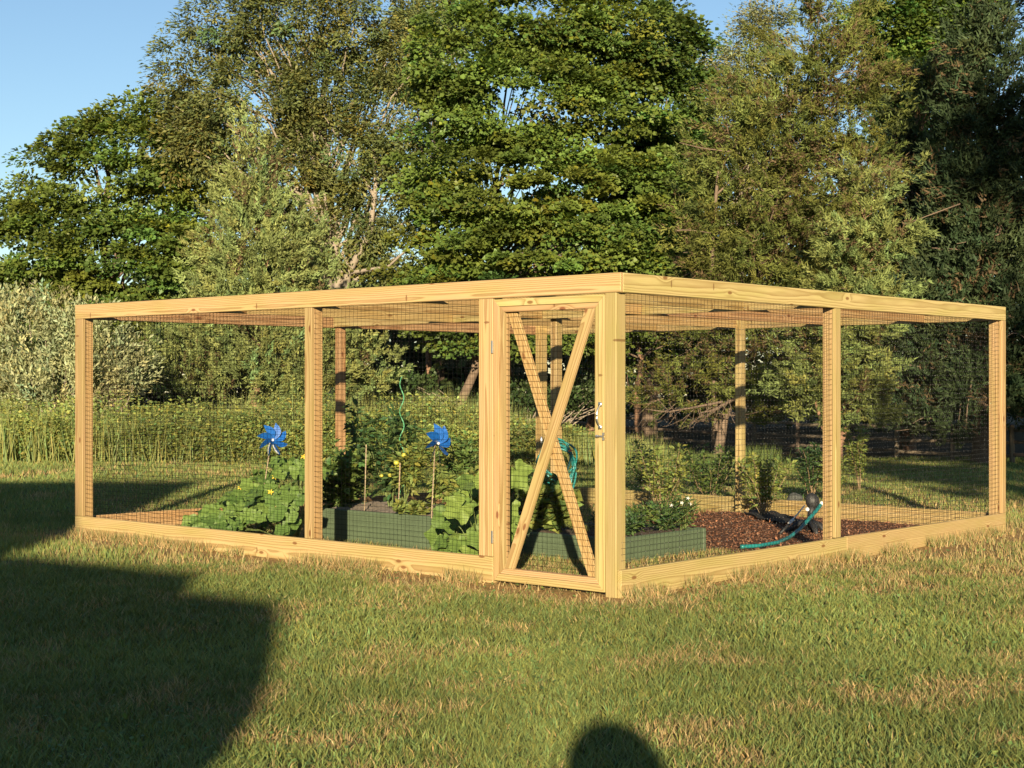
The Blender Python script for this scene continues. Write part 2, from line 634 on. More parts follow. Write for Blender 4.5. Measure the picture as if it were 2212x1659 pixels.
def ball(n, rng=RNG):
    v = rng.normal(size=(n, 3))
    return unit(v)



# ================================================================== THE GROUND
C0 = np.array([0.813, 11.62])
LC = np.array([-4.63, 16.40])
RC = np.array([5.357, 16.79])
BC = np.array([0.40, 21.62])
UL = float(np.linalg.norm(LC - C0))
VL = float(np.linalg.norm(RC - C0))
UD = (LC - C0) / UL
VD = (RC - C0) / VL


def E(u, v):
    """plan position inside the enclosure: u along the gate side, v along the side to the right"""
    a, b = u / UL, v / VL
    return (1 - a) * (1 - b) * C0 + a * (1 - b) * LC + (1 - a) * b * RC + a * b * BC


def uv_of(x, y):
    """approximate inverse of E (plan is nearly a rectangle)"""
    p = np.stack([np.asarray(x) - C0[0], np.asarray(y) - C0[1]], axis=-1)
    Mx = np.array([UD, VD]).T
    return p @ np.linalg.inv(Mx).T


def ground_mesh():
    xs = np.unique(np.concatenate([np.linspace(-160, -22, 24), np.linspace(-22, 22, 150), np.linspace(22, 160, 24)]))
    ys = np.unique(np.concatenate([np.linspace(-60, 2, 16), np.linspace(2, 46, 170), np.linspace(46, 260, 30)]))
    X, Y = np.meshgrid(xs, ys)
    Z = gz(X, Y)
    V = np.stack([X, Y, Z], axis=2).reshape(-1, 3)
    nx, ny = len(xs), len(ys)
    i = np.arange(ny - 1)[:, None] * nx + np.arange(nx - 1)[None, :]
    Q = np.stack([i, i + 1, i + 1 + nx, i + nx], axis=2).reshape(-1, 4)
    return raw_mesh('ground', V, Q, smooth=True)


def dryness(x, y, seed=3):
    """0 = green turf, 1 = straw: worn and dry along the new boards and in patches to the right"""
    x = np.asarray(x, dtype=float)
    y = np.asarray(y, dtype=float)
    uv = uv_of(x, y)
    u, v = uv[:, 0], uv[:, 1]
    du = np.maximum(np.maximum(-u, u - UL), 0)
    dv = np.maximum(np.maximum(-v, v - VL), 0)
    dist = np.hypot(du, dv)
    outside = dist > 0.02
    n1 = vnoise(np.stack([x * 1.3, y * 1.0, x * 0 + 1.0], 1), seed)
    n2 = vnoise(np.stack([x * 4.0, y * 3.2, x * 0 + 5.0], 1), seed + 1)
    n3 = vnoise(np.stack([x * 0.5, y * 0.35, x * 0 + 9.0], 1), seed + 2)
    d = np.where(outside, 1.15 * np.exp(-(dist / 0.55) ** 2) * (0.5 + 0.9 * n2), 0.38 + 0.3 * n2)
    right = sstep(1.5, 5.5, x) * sstep(8.2, 12.5, y) * sstep(24, 18, y)
    d = d + right * (0.15 + 0.9 * n2) * 0.95
    d = d + 0.75 * sstep(0.50, 0.78, 0.5 * n1 + 0.5 * n2) * (0.4 + 0.9 * n3)
    gate = np.exp(-(((u - 0.8) / 0.9) ** 2 + ((v + 0.25) / 0.35) ** 2))
    return np.clip(d + 0.8 * gate, 0, 1)


def ground_mat():
    m, nt, out = new_mat('turf_soil')
    L = nt.links.new
    tc = nd(nt, 'ShaderNodeTexCoord')
    n1 = nd(nt, 'ShaderNodeTexNoise')
    setin(n1, Scale=1.2, Detail=6.0)
    n2 = nd(nt, 'ShaderNodeTexNoise')
    setin(n2, Scale=28.0, Detail=6.0)
    L(tc.outputs['Object'], n1.inputs['Vector'])
    L(tc.outputs['Object'], n2.inputs['Vector'])
    at = nd(nt, 'ShaderNodeAttribute', attribute_name='Col')
    mx = nd(nt, 'ShaderNodeMix', data_type='RGBA', blend_type='MULTIPLY')
    mx.inputs['Factor'].default_value = 1.0
    L(at.outputs['Color'], mx.inputs['A'])
    rp = nd(nt, 'ShaderNodeValToRGB')
    rp.color_ramp.elements[0].position = 0.3
    rp.color_ramp.elements[0].color = (0.55, 0.55, 0.5, 1)
    rp.color_ramp.elements[1].position = 0.75
    rp.color_ramp.elements[1].color = (1.3, 1.25, 1.1, 1)
    L(n2.outputs['Fac'], rp.inputs['Fac'])
    L(rp.outputs['Color'], mx.inputs['B'])
    b = nd(nt, 'ShaderNodeBsdfPrincipled')
    b.inputs['Roughness'].default_value = 0.95
    b.inputs['Specular IOR Level'].default_value = 0.1
    L(mx.outputs['Result'], b.inputs['Base Color'])
    bp = nd(nt, 'ShaderNodeBump')
    bp.inputs['Strength'].default_value = 0.8
    bp.inputs['Distance'].default_value = 0.03
    L(n2.outputs['Fac'], bp.inputs['Height'])
    L(bp.outputs['Normal'], b.inputs['Normal'])
    L(b.outputs[0], out.inputs['Surface'])
    return m


g_me = ground_mesh()
gv = np.empty(len(g_me.vertices) * 3, dtype=np.float32)
g_me.vertices.foreach_get('co', gv)
gv = gv.reshape(-1, 3)
gd = dryness(gv[:, 0], gv[:, 1])[:, None]
gcol = (1 - gd) * np.array([0.10, 0.112, 0.04]) + gd * np.array([0.34, 0.22, 0.10])
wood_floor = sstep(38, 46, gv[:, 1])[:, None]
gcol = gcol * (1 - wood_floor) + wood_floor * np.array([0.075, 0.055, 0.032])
ga = g_me.color_attributes.new('Col', 'FLOAT_COLOR', 'POINT')
ga.data.foreach_set('color', np.hstack([gcol, np.ones((len(gcol), 1))]).astype(np.float32).ravel())
link('ground', g_me, mat=ground_mat(), kind='structure')

# ================================================================== THE ENCLOSURE
ENC = empty('garden_enclosure', (C0[0], C0[1], 0.0), label='new yellow pine framed garden enclosure with black netting, baseboards and a netted roof', cat='enclosure')
Z_TOP, Z_RAIL, Z_BASE = 2.44, 2.292, 0.20
TH = 0.038


def member(name, p0, p1, size, side_dir, parent=ENC, mat='pine', bev=0.004, label=None):
    """a straight timber from p0 to p1 (centre line); size = (across side_dir, across the third axis)"""
    p0, p1 = Vector([float(c) for c in p0]), Vector([float(c) for c in p1])
    X = (p1 - p0)
    ln = X.length
    X.normalize()
    Yv = Vector([float(c) for c in side_dir])
    Yv = (Yv - X * Yv.dot(X)).normalized()
    Zv = X.cross(Yv)
    mw = Matrix.Identity(4)
    for r in range(3):
        mw[r][0], mw[r][1], mw[r][2], mw[r][3] = X[r], Yv[r], Zv[r], (p0[r] + p1[r]) / 2
    o = link(name, box_mesh(name, ln, size[0], size[1], bev), parent, M[mat], mw)
    if label: o['label'] = label
    return o


def P3(p, z):
    return (float(p[0]), float(p[1]), z)


class Side:
    def __init__(self, A, B, inside):
        self.A, self.B = np.array(A), np.array(B)
        self.len = float(np.linalg.norm(self.B - self.A))
        self.d = (self.B - self.A) / self.len
        n = np.array([-self.d[1], self.d[0]])
        if np.dot(np.array(inside) - self.A, n) < 0:
            n = -n
        self.n = n                                    # points into the enclosure

    def at(self, t, depth=0.0):
        return self.A + self.d * t + self.n * depth

    def board(self, name, t0, t1, z0, z1, d0=0.0, th=TH, mat='pine'):
        """lies along the side"""
        a, b = self.at(t0, d0 + th / 2), self.at(t1, d0 + th / 2)
        zc = (z0 + z1) / 2
        return member(name, P3(a, zc), P3(b, zc), (th, z1 - z0), (*self.n, 0), mat=mat)

    def upright(self, name, t0, t1, z0, z1, d0=0.0, th=TH, mat='pine', parent=ENC):
        p = self.at((t0 + t1) / 2, d0 + th / 2)
        return member(name, P3(p, z0), P3(p, z1), (th, t1 - t0), (*self.n, 0), mat=mat, parent=parent)


mid = (C0 + LC + RC + BC) / 4
S0 = Side(C0, LC, mid)     # gate side
S1 = Side(C0, RC, mid)     # side running off to the right
S2 = Side(LC, BC, mid)     # far left side
S3 = Side(RC, BC, mid)     # far right side
PD = TH + 0.006            # 4x4 posts stand behind the outer boards and the netting
PW = 0.092
LM, RM = 3.53, 3.26        # mid posts along S0 and S1
M2, M3 = 3.56, 3.45        # mid posts along the far sides

# --- gate side
S0.board('top_rail', -0.002, S0.len, Z_RAIL, Z_TOP)
S0.board('baseboard', 1.292, S0.len, -0.04, Z_BASE + 0.008)
S0.upright('trim_board', S0.len - 0.140, S0.len, Z_BASE + 0.010, Z_RAIL - 0.002)
S0.upright('trim_board', LM - 0.046, LM + 0.046, Z_BASE + 0.010, Z_RAIL - 0.002)
S0.upright('trim_board', 1.292, 1.442, Z_BASE + 0.010, Z_RAIL - 0.002)
S0.upright('post', S0.len - 0.04 - PW, S0.len - 0.04, -0.1, Z_TOP - 0.003, PD, PW, 'pine_warm')
S0.upright('post', LM - PW / 2, LM + PW / 2, -0.1, Z_TOP - 0.003, PD, PW, 'pine_warm')
S0.upright('post', 1.30, 1.30 + PW, -0.1, Z_TOP - 0.003, PD, PW, 'pine_warm')
S0.upright('gate_post', 0.040, 0.142, -0.1, Z_RAIL - 0.002, 0.0, 0.118)
# --- right side
S1.board('top_rail', TH + 0.003, S1.len, Z_RAIL, Z_TOP)
S1.board('baseboard', 0.012, RM + 0.16, -0.04, Z_BASE)
S1.board('baseboard', RM + 0.163, S1.len, -0.04, Z_BASE + 0.004)
S1.upright('trim_board', RM - 0.046, RM + 0.046, Z_BASE + 0.006, Z_RAIL - 0.002)
S1.upright('trim_board', S1.len - 0.090, S1.len, Z_BASE + 0.006, Z_RAIL - 0.002)
S1.upright('post', RM - PW / 2, RM + PW / 2, -0.1, Z_TOP - 0.003, PD, PW)
S1.upright('post', S1.len - 0.04 - PW, S1.len - 0.04, -0.1, Z_TOP - 0.003, PD, PW)
# --- far sides
for S, m, cut in ((S2, M2, 0.041), (S3, M3, 0.041)):
    S.board('top_rail', cut, S.len - (0.002 if S is S2 else 0.041), Z_RAIL, Z_TOP, mat='pine_warm' if S is S2 else 'pine')
    S.board('baseboard', cut, m, -0.04, Z_BASE, mat='pine_warm' if S is S2 else 'pine')
    S.board('baseboard', m + 0.003, S.len - (0.002 if S is S2 else 0.041), -0.04, Z_BASE + 0.003, mat='pine_warm' if S is S2 else 'pine')
    S.upright('post', m - PW / 2, m + PW / 2, -0.1, Z_TOP - 0.003, PD, PW, 'pine_warm' if S is S2 else 'pine')
S3.upright('post', S3.len - 0.05 - 0.115, S3.len - 0.05, -0.1, Z_TOP - 0.003, PD, 0.115, 'pine_warm')

# --- centre beam (far left mid post to right mid post), centre post and joists
bA, bB = S2.at(M2, TH + 0.01), S1.at(RM, TH + 0.01)
bdir = (bB - bA) / np.linalg.norm(bB - bA)
bn = np.array([-bdir[1], bdir[0]])
if bn[1] > 0: bn = -bn
ZJ0, ZJ1 = Z_RAIL + 0.006, Z_TOP - 0.006
shift = bn * (PW / 2 + TH / 2 + 0.003)
BEAM_A, BEAM_B = bA + shift + bdir * 0.01, bB + shift - bdir * 0.01
member('center_beam', P3(BEAM_A, (ZJ0 + ZJ1) / 2), P3(BEAM_B, (ZJ0 + ZJ1) / 2), (TH, ZJ1 - ZJ0), (*bn, 0))
cp = np.array([0.472, 16.53])
member('center_post', P3(cp, -0.1), P3(cp, ZJ1 - 0.004), (0.09, 0.09), (*bn, 0))


def cross2(p, r, q, s):
    """where the line p + t r meets q + w s"""
    t = ((q[0] - p[0]) * s[1] - (q[1] - p[1]) * s[0]) / (r[0] * s[1] - r[1] * s[0])
    return p + r * t


for u in (1.02, 2.28, 3.66, 5.06):
    a = S0.at(u, TH + 0.004)
    b = S3.at(S3.len * u / UL, TH + 0.004)
    r = (b - a) / np.linalg.norm(b - a)
    c = cross2(a, r, BEAM_A, bdir)
    side = (-r[1], r[0], 0)
    zc = (ZJ0 + ZJ1) / 2
    gap = (TH / 2 + 0.002) / abs(np.dot(r, bn))
    member('joist', P3(a, zc), P3(c - r * gap, zc), (TH, ZJ1 - ZJ0), side, mat='pine_warm')
    member('joist', P3(c + r * gap, zc), P3(b, zc), (TH, ZJ1 - ZJ0), side, mat='pine_warm')

# --- netting
def net_arrays(O, A, B, la, lb, sp_a, sp_b, N, rad=0.0013, wob=0.004, sag=0.012, knots=False, seed=1, step=0.16):
    """wires along A and B over a la x lb panel at O; N = normal"""
    rng = np.random.default_rng(seed)
    O, A, B, N = (np.asarray(x, dtype=float) for x in (O, A, B, N))
    Vs, Qs, n0 = [], [], 0

    def disp(pa, pb):
        q = np.stack([pa * 1.7, pb * 1.7, pa * 0 + seed * 3.1], axis=-1).reshape(-1, 3)
        q2 = q * 4.0 + 7
        w = (vnoise(q, seed) - 0.5) * 2 * sag + (vnoise(q2, seed + 1) - 0.5) * 2 * wob
        ia = (vnoise(q2 + 31, seed + 2) - 0.5) * 2 * wob
        ib = (vnoise(q2 + 57, seed + 3) - 0.5) * 2 * wob
        return w, ia, ib

    for (l1, l2, sp, fl) in ((lb, la, sp_a, 0), (la, lb, sp_b, 1)):
        cnt = max(2, int(l2 / sp) + 1)
        kn = max(3, int(l1 / step) + 1)
        pos = (np.arange(cnt) + 0.3) * sp
        pos = pos[pos < l2]
        cnt = len(pos)
        tt = np.linspace(0, l1, kn)
        PA, PB = np.meshgrid(pos, tt, indexing='ij')
        if fl: PA, PB = PB, PA
        w, ia, ib = disp(PA.ravel(), PB.ravel())
        pt = O + (PA.ravel() + ia)[:, None] * A + (PB.ravel() + ib)[:, None] * B + w[:, None] * N
        pt = pt.reshape(cnt, kn, 3)
        S = A if not fl else B
        offs = np.array([(1, 0), (0, 1), (-1, 0), (0, -1)], dtype=float)
        ring = offs[:, 0, None] * S + offs[:, 1, None] * N
        V = pt[:, :, None, :] + rad * ring[None, None]
        idx = np.arange(cnt * kn * 4).reshape(cnt, kn, 4)
        a = idx[:, :-1, :]
        b = np.roll(idx, -1, axis=2)[:, :-1, :]
        c = np.roll(idx, -1, axis=2)[:, 1:, :]
        d = idx[:, 1:, :]
        Vs.append(V.reshape(-1, 3))
        Qs.append(np.stack([a, b, c, d], axis=3).reshape(-1, 4) + n0)
        n0 += cnt * kn * 4
    if knots:
        pa = (np.arange(int(la / sp_a)) + 0.3) * sp_a
        pb = (np.arange(int(lb / sp_b)) + 0.3) * sp_b
        PA, PB = np.meshgrid(pa, pb, indexing='ij')
        w, ia, ib = disp(PA.ravel(), PB.ravel())
        pt = O + (PA.ravel() + ia)[:, None] * A + (PB.ravel() + ib)[:, None] * B + w[:, None] * N
        k = len(pt)
        ax = np.stack([A, B, N, -A, -B, -N])
        rr = rad * (2.2 + 1.8 * rng.random((k, 1, 1)) ** 3)
        V = pt[:, None, :] + rr * ax[None]
        base = np.arange(k)[:, None, None] * 6
        tri = np.array([(0, 1, 2, 2), (1, 3, 2, 2), (3, 4, 2, 2), (4, 0, 2, 2), (1, 0, 5, 5), (3, 1, 5, 5), (4, 3, 5, 5), (0, 4, 5, 5)])
        Vs.append(V.reshape(-1, 3))
        return np.vstack(Vs), np.vstack(Qs), (base + tri[None, :, :3]).reshape(-1, 3) + n0
    return np.vstack(Vs), np.vstack(Qs), None


def net(name, parent, *a, **k):
    V, Q, T = net_arrays(*a, **k)
    tri = np.concatenate([Q[:, [0, 1, 2]], Q[:, [0, 2, 3]]])
    if T is not None:
        tri = np.vstack([tri, T])
    me = raw_mesh(name, V, tri, smooth=True)
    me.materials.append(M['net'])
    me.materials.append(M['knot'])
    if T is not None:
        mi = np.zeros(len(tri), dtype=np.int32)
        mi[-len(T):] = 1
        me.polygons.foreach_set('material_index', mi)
    return link(name, me, parent, None, kind='stuff')


def side_net(S, t0, t1, z0, z1, seed, knots=False, depth=TH + 0.003):
    return net('netting', ENC, (*S.at(t0, depth), z0), (*S.d, 0), (0, 0, 1), t1 - t0, z1 - z0, 0.050, 0.046, (*S.n, 0), seed=seed, knots=knots,
               sag=0.004, wob=0.003)


side_net(S0, LM, S0.len - 0.03, 0.02, Z_TOP - 0.03, 21)
side_net(S0, 1.36, LM, 0.02, Z_TOP - 0.03, 22)
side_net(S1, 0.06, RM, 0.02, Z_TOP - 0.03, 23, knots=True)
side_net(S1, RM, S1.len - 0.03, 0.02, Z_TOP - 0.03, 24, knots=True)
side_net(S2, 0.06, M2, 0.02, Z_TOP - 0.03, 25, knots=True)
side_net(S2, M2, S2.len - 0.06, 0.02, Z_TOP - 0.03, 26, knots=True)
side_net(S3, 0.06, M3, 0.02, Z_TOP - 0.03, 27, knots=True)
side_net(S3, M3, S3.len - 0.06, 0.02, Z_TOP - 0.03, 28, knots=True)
# roof netting, laid over the rails and sagging a little between the joists
rA, rB = (BC - LC), (LC - C0)
o_r = C0 + UD * 0.03 + VD * 0.03
net('roof_netting', ENC, (*o_r, Z_TOP + 0.006), (*UD, 0), (*VD, 0), UL - 0.12, VL - 0.10, 0.055, 0.055, (0, 0, 1), seed=31, sag=0.006, wob=0.004, step=0.3)

# --- the gate
G0, G1 = 0.152, 1.280
GZ0, GZ1 = 0.022, Z_RAIL - 0.012
GATE = empty('gate', (*S0.at(G1), GZ0), parent=ENC)


def gpt(t, z, dep):
    return Vector((*S0.at(t, dep), z))


def prism(name, poly, d0, d1, parent, mat, bev=0.003):
    """polygon in (t, z) on the gate plane, thick from depth d0 to d1; local X runs along its longest edge"""
    pts = [gpt(t, z, 0) for t, z in poly]
    n = len(pts)
    best = max(range(n), key=lambda i: (pts[(i + 1) % n] - pts[i]).length)
    X = (pts[(best + 1) % n] - pts[best]).normalized()
    N = Vector((*S0.n, 0))
    Zv = X.cross(N)
    c = sum(pts, Vector()) / n + N * (d0 + d1) / 2
    mw = Matrix.Identity(4)
    for r in range(3):
        mw[r][0], mw[r][1], mw[r][2], mw[r][3] = X[r], N[r], Zv[r], c[r]
    inv = mw.inverted()
    bm = bmesh.new()
    f = [bm.verts.new(inv @ (p + N * d0)) for p in pts]
    b = [bm.verts.new(inv @ (p + N * d1)) for p in pts]
    bm.faces.new(f)
    bm.faces.new(b[::-1])
    for i in range(n):
        bm.faces.new((f[i], b[i], b[(i + 1) % n], f[(i + 1) % n]))
    bmesh.ops.recalc_face_normals(bm, faces=bm.faces)
    if bev:
        bmesh.ops.bevel(bm, geom=list(bm.edges), offset=bev, segments=1, affect='EDGES', profile=0.5)
    return link(name, bm_mesh(name, bm), parent, M[mat], mw)


def ring_frame(name, t0, t1, z0, z1, w, d0, d1, mat):
    g = 0.0006
    prism(name + '_stile', [(t0, z0 + g), (t0, z1 - g), (t0 + w, z1 - w - g), (t0 + w, z0 + w + g)], d0, d1, GATE, mat, 0.002)
    prism(name + '_stile', [(t1, z0 + g), (t1 - w, z0 + w + g), (t1 - w, z1 - w - g), (t1, z1 - g)], d0, d1, GATE, mat, 0.002)
    prism(name + '_rail', [(t0 + g, z1), (t1 - g, z1), (t1 - w - g, z1 - w), (t0 + w + g, z1 - w)], d0, d1, GATE, mat, 0.002)
    prism(name + '_rail', [(t0 + g, z0), (t0 + w + g, z0 + w), (t1 - w - g, z0 + w), (t1 - g, z0)], d0, d1, GATE, mat, 0.002)


WO, WI = 0.056, 0.044
ring_frame('outer', G0, G1, GZ0, GZ1, WO, 0.0, 0.084, 'pine')
ring_frame('inner', G0 + WO + 0.001, G1 - WO - 0.001, GZ0 + WO + 0.001, GZ1 - WO - 0.001, WI, 0.012, 0.044, 'pine')
ring_frame('backing', G0 + WO + 0.001, G1 - WO - 0.001, GZ0 + WO + 0.001, GZ1 - WO - 0.001, WI, 0.050, 0.086, 'pine_warm')
iw = WO + WI
ia, ib, ja, jb = G0 + iw + 0.002, G1 - iw - 0.002, GZ0 + iw + 0.002, GZ1 - iw - 0.002
net('netting', GATE, (*S0.at(ia - 0.02, 0.047), ja - 0.02), (*S0.d, 0), (0, 0, 1), ib - ia + 0.04, jb - ja + 0.04, 0.0505, 0.047, (*S0.n, 0), seed=41, sag=0.001, wob=0.002)


def brace(t_bot, t_top, d0, d1, mat):
    """a flat board corner to corner, its ends cut to the inside of the frame"""
    w = 0.089
    sgn = 1 if t_top > t_bot else -1
    ang = math.atan2(jb - ja, abs(t_top - t_bot))
    wx = w / math.sin(ang)            # width measured along the bottom edge
    k = 0.030                         # the part cut off against the stile
    tb, tt = t_bot, t_top
    slope = (jb - ja) / (abs(tt - tb) - wx)
    # walk the hexagon: along the bottom, up the edge, along the top, down the edge
    poly = [(tb, ja), (tb + sgn * wx, ja), (tt, jb), (tt - sgn * wx, jb)]
    if sgn < 0: poly = poly[::-1]
    return prism('brace', poly, d0, d1, GATE, mat, 0.003)


brace(ib, ia, 0.014, 0.044, 'pine')          # in front of the net: bottom at the hinge side's far end
brace(ia, ib, 0.051, 0.084, 'pine_warm')     # behind the net

# --- gate hardware
def place(name, me, parent, mat, loc, X=None, Z=None):
    """object at loc with local X and Z axes given (world)"""
    mw = Matrix.Translation(Vector([float(c) for c in loc]))
    if X is not None:
        X = Vector(X).normalized()
        Z = Vector(Z)
        Z = (Z - X * Z.dot(X)).normalized()
        Yv = Z.cross(X)
        for r in range(3):
            mw[r][0], mw[r][1], mw[r][2] = X[r], Yv[r], Z[r]
    return link(name, me, parent, M[mat] if isinstance(mat, str) else mat, mw)


SD = Vector((*S0.d, 0))
SN = Vector((*S0.n, 0))
for z in (1.90, 0.37):
    bm = bmesh.new()
    r = bmesh.ops.create_cone(bm, cap_ends=True, segments=10, radius1=0.006, radius2=0.006, depth=0.10)
    for zz in (-0.02, 0.02):
        c = bmesh.ops.create_cone(bm, cap_ends=True, segments=10, radius1=0.0085, radius2=0.0085, depth=0.004)
        bmesh.ops.translate(bm, vec=(0, 0, zz), verts=c['verts'])
    lf = bmesh.ops.create_cube(bm, size=1.0)
    bmesh.ops.scale(bm, vec=(0.016, 0.003, 0.10), verts=lf['verts'])
    bmesh.ops.translate(bm, vec=(0, 0.008, 0), verts=lf['verts'])
    place('hinge', bm_mesh('hinge', bm), GATE, 'steel', gpt(G1 + 0.006, z, -0.006), SD, (0, 0, 1))

# pull handle: two foot plates and a bowed grip, on the stile away from the hinges
ht = 0.192
HANDLE = empty('handle', gpt(ht, 1.36, 0), parent=GATE)
arc = [gpt(ht, 1.285 + 0.15 * k / 12, -0.004 - 0.038 * math.sin(math.pi * k / 12) ** 0.7) for k in range(13)]
me = tube_mesh('grip', [tuple(p) for p in arc], [0.006 + 0.003 * math.sin(math.pi * k / 12) for k in range(13)], 8)
# (the handle is one moulded piece: grip with a plate at each end)
bm = bmesh.new()
bm.from_mesh(me)
for z in (1.274, 1.446):
    c = bmesh.ops.create_cube(bm, size=1.0)
    bmesh.ops.scale(bm, vec=(0.030, 0.004, 0.034), verts=c['verts'])
    rot = Matrix.Rotation(math.atan2(S0.d[1], S0.d[0]), 3, 'Z')
    bmesh.ops.rotate(bm, matrix=rot, verts=c['verts'])
    bmesh.ops.translate(bm, vec=gpt(ht, z, -0.0025), verts=c['verts'])
HANDLE_O = link('pull_grip', bm_mesh('pull_grip', bm, True), None, M['steel'])
HANDLE_O.name = 'handle'
bpy.data.objects.remove(HANDLE)
HANDLE_O.name = 'handle'
HANDLE_O.parent = GATE
HANDLE_O.matrix_parent_inverse = Matrix.Translation(-WLOC[GATE.name])
# hook-and-eye style thumb latch across the gap
bm = bmesh.new()
c = bmesh.ops.create_cone(bm, cap_ends=True, segments=10, radius1=0.006, radius2=0.008, depth=0.06)
bmesh.ops.rotate(bm, matrix=Matrix.Rotation(math.radians(90), 3, 'Y'), verts=c['verts'])
c = bmesh.ops.create_uvsphere(bm, u_segments=10, v_segments=6, radius=0.011)
bmesh.ops.scale(bm, vec=(1.5, 0.8, 1), verts=c['verts'])
bmesh.ops.translate(bm, vec=(0.032, 0, 0), verts=c['verts'])
for z, h in ((0.018, 0.022), (-0.018, 0.022)):
    c = bmesh.ops.create_cube(bm, size=1.0)
    bmesh.ops.scale(bm, vec=(0.014, 0.012, h), verts=c['verts'])
    bmesh.ops.translate(bm, vec=(-0.03, 0, z), verts=c['verts'])
place('latch', bm_mesh('latch', bm), GATE, 'steel', gpt(0.182, 1.205, -0.010), SD, (0, 0, 1))

# ================================================================== SPLIT-RAIL FENCE beyond the lawn
FA, FB = W(1180, 880, 57)[:2], np.array([W(2330, 900, 36.5)[0], 36.5])
f_len = float(np.linalg.norm(FB - FA))
fd = (FB - FA) / f_len
FEN = empty('split_rail_fence', (*FA, float(gz(*FA))), label='weathered split-rail fence standing in shade beyond the enclosure', cat='fence')
n_b = 12
frng = random.Random(5)
for k in range(n_b + 1):
    p = FA + fd * f_len * k / n_b
    z = float(gz(*p))
    member('fence_post', P3(p, z - 0.2), P3(p + np.array([frng.uniform(-.02, .02), 0]), z + 0.98), (0.11, 0.10), (1, 0, 0), FEN, 'old_wood', 0.02)
    if k < n_b:
        q = FA + fd * f_len * (k + 1) / n_b
        zq = float(gz(*q))
        for h in (0.22, 0.53, 0.86):
            off = np.array([-fd[1], fd[0]]) * frng.uniform(-0.02, 0.02)
            member('fence_rail', P3(p + off, z + h + frng.uniform(-.03, .03)), P3(q + off, zq + h + frng.uniform(-.03, .03)), (0.055, 0.085), (0, 1, 0), FEN, 'old_wood', 0.018)

# ================================================================== RAISED BEDS
def raised_bed(u0, u1, v0, v1, h, soil, label):
    b = empty('raised_bed', (*E((u0 + u1) / 2, (v0 + v1) / 2), 0), label=label, cat='raised bed', group='green raised beds')
    th = 0.045
    cs = [E(u0, v0), E(u1, v0), E(u1, v1), E(u0, v1)]
    for k in range(4):
        a, c = cs[k], cs[(k + 1) % 4]
        d = (c - a) / np.linalg.norm(c - a)
        n = np.array([-d[1], d[0]])
        if np.dot(E((u0 + u1) / 2, (v0 + v1) / 2) - a, n) < 0: n = -n
        ex = 0.0 if k % 2 == 0 else th + 0.001
        a2, c2 = a + d * ex + n * th / 2, c - d * ex + n * th / 2
        o = member('side_panel', P3(a2, h / 2 - 0.02), P3(c2, h / 2 - 0.02), (th, h + 0.04), (*n, 0), b, 'bed', 0.010)
    # soil: an uneven sheet just below the rim
    nx, ny = 26, 16
    V = []
    for i in range(ny):
        for j in range(nx):
            p = E(u0 + 0.05 + (u1 - u0 - 0.10) * j / (nx - 1), v0 + 0.05 + (v1 - v0 - 0.10) * i / (ny - 1))
            V.append((p[0], p[1], h - 0.03 + 0.03 * math.sin(j * 0.9 + i) * math.sin(i * 1.3) + 0.02 * random.random()))
    Q = [(i * nx + j, i * nx + j + 1, (i + 1) * nx + j + 1, (i + 1) * nx + j) for i in range(ny - 1) for j in range(nx - 1)]
    link('soil', raw_mesh('soil', V, Q, smooth=True), b, M[soil])
    return b


B1 = (2.95, 5.35, 1.46, 2.66, 0.315)
B2 = (1.36, 2.56, 1.66, 3.08, 0.225)
raised_bed(*B1, 'soil', 'long green composite raised bed with pale soil, tomatoes and a pinwheel')
raised_bed(*B2, 'soil_dark', 'green raised bed of leafy herbs seen behind the gate')

# ================================================================== MULCH
def mulch_patch():
    us, vs = np.linspace(0.62, 4.0, 34), np.linspace(3.12, 6.70, 36)
    V = []
    for v in vs:
        for u in us:
            p = E(u, v)
            e = min(sstep(0, 0.25, u - 0.62), sstep(0, 0.25, v - 3.12), sstep(0, 0.3, 4.0 - u))
            V.append((p[0], p[1], -0.015 + 0.045 * float(e) + 0.012 * math.sin(u * 9) * math.sin(v * 7)))
    nx = len(us)
    Q = [(i * nx + j, i * nx + j + 1, (i + 1) * nx + j + 1, (i + 1) * nx + j) for i in range(len(vs) - 1) for j in range(nx - 1)]
    n = 12000
    uu, vv = 0.64 + 3.3 * RNG.random(n), 3.15 + 3.5 * RNG.random(n)
    P = np.array([[*E(a, b), 0.028 + 0.02 * c] for a, b, c in zip(uu, vv, RNG.random(n))])
    A = ball(n); A[:, 2] *= 0.35
    N = ball(n) * 0.6 + np.array([0, 0, 1.0])
    CV, CT, k = leaf_arrays(P, A, N, 0.018 + 0.03 * RNG.random(n), 0.010 + 0.010 * RNG.random(n), 0.1)
    T = [(a, b, c) for a, b, c, d in Q] + [(a, c, d) for a, b, c, d in Q]
    col = np.vstack([np.tile([0.14, 0.068, 0.04], (len(V), 1)), np.repeat(vary((0.24, 0.12, 0.07), n, 0.35, 0.1), k, 0)])
    me = raw_mesh('mulch', np.vstack([V, CV]), np.vstack([T, CT + len(V)]), col)
    return link('mulch', me, mat=leaf_mat('bark_mulch', 0.0, 0.9, 0.1), kind='stuff', label='reddish brown bark mulch spread under the fruit bushes', cat='mulch')


mulch_patch()

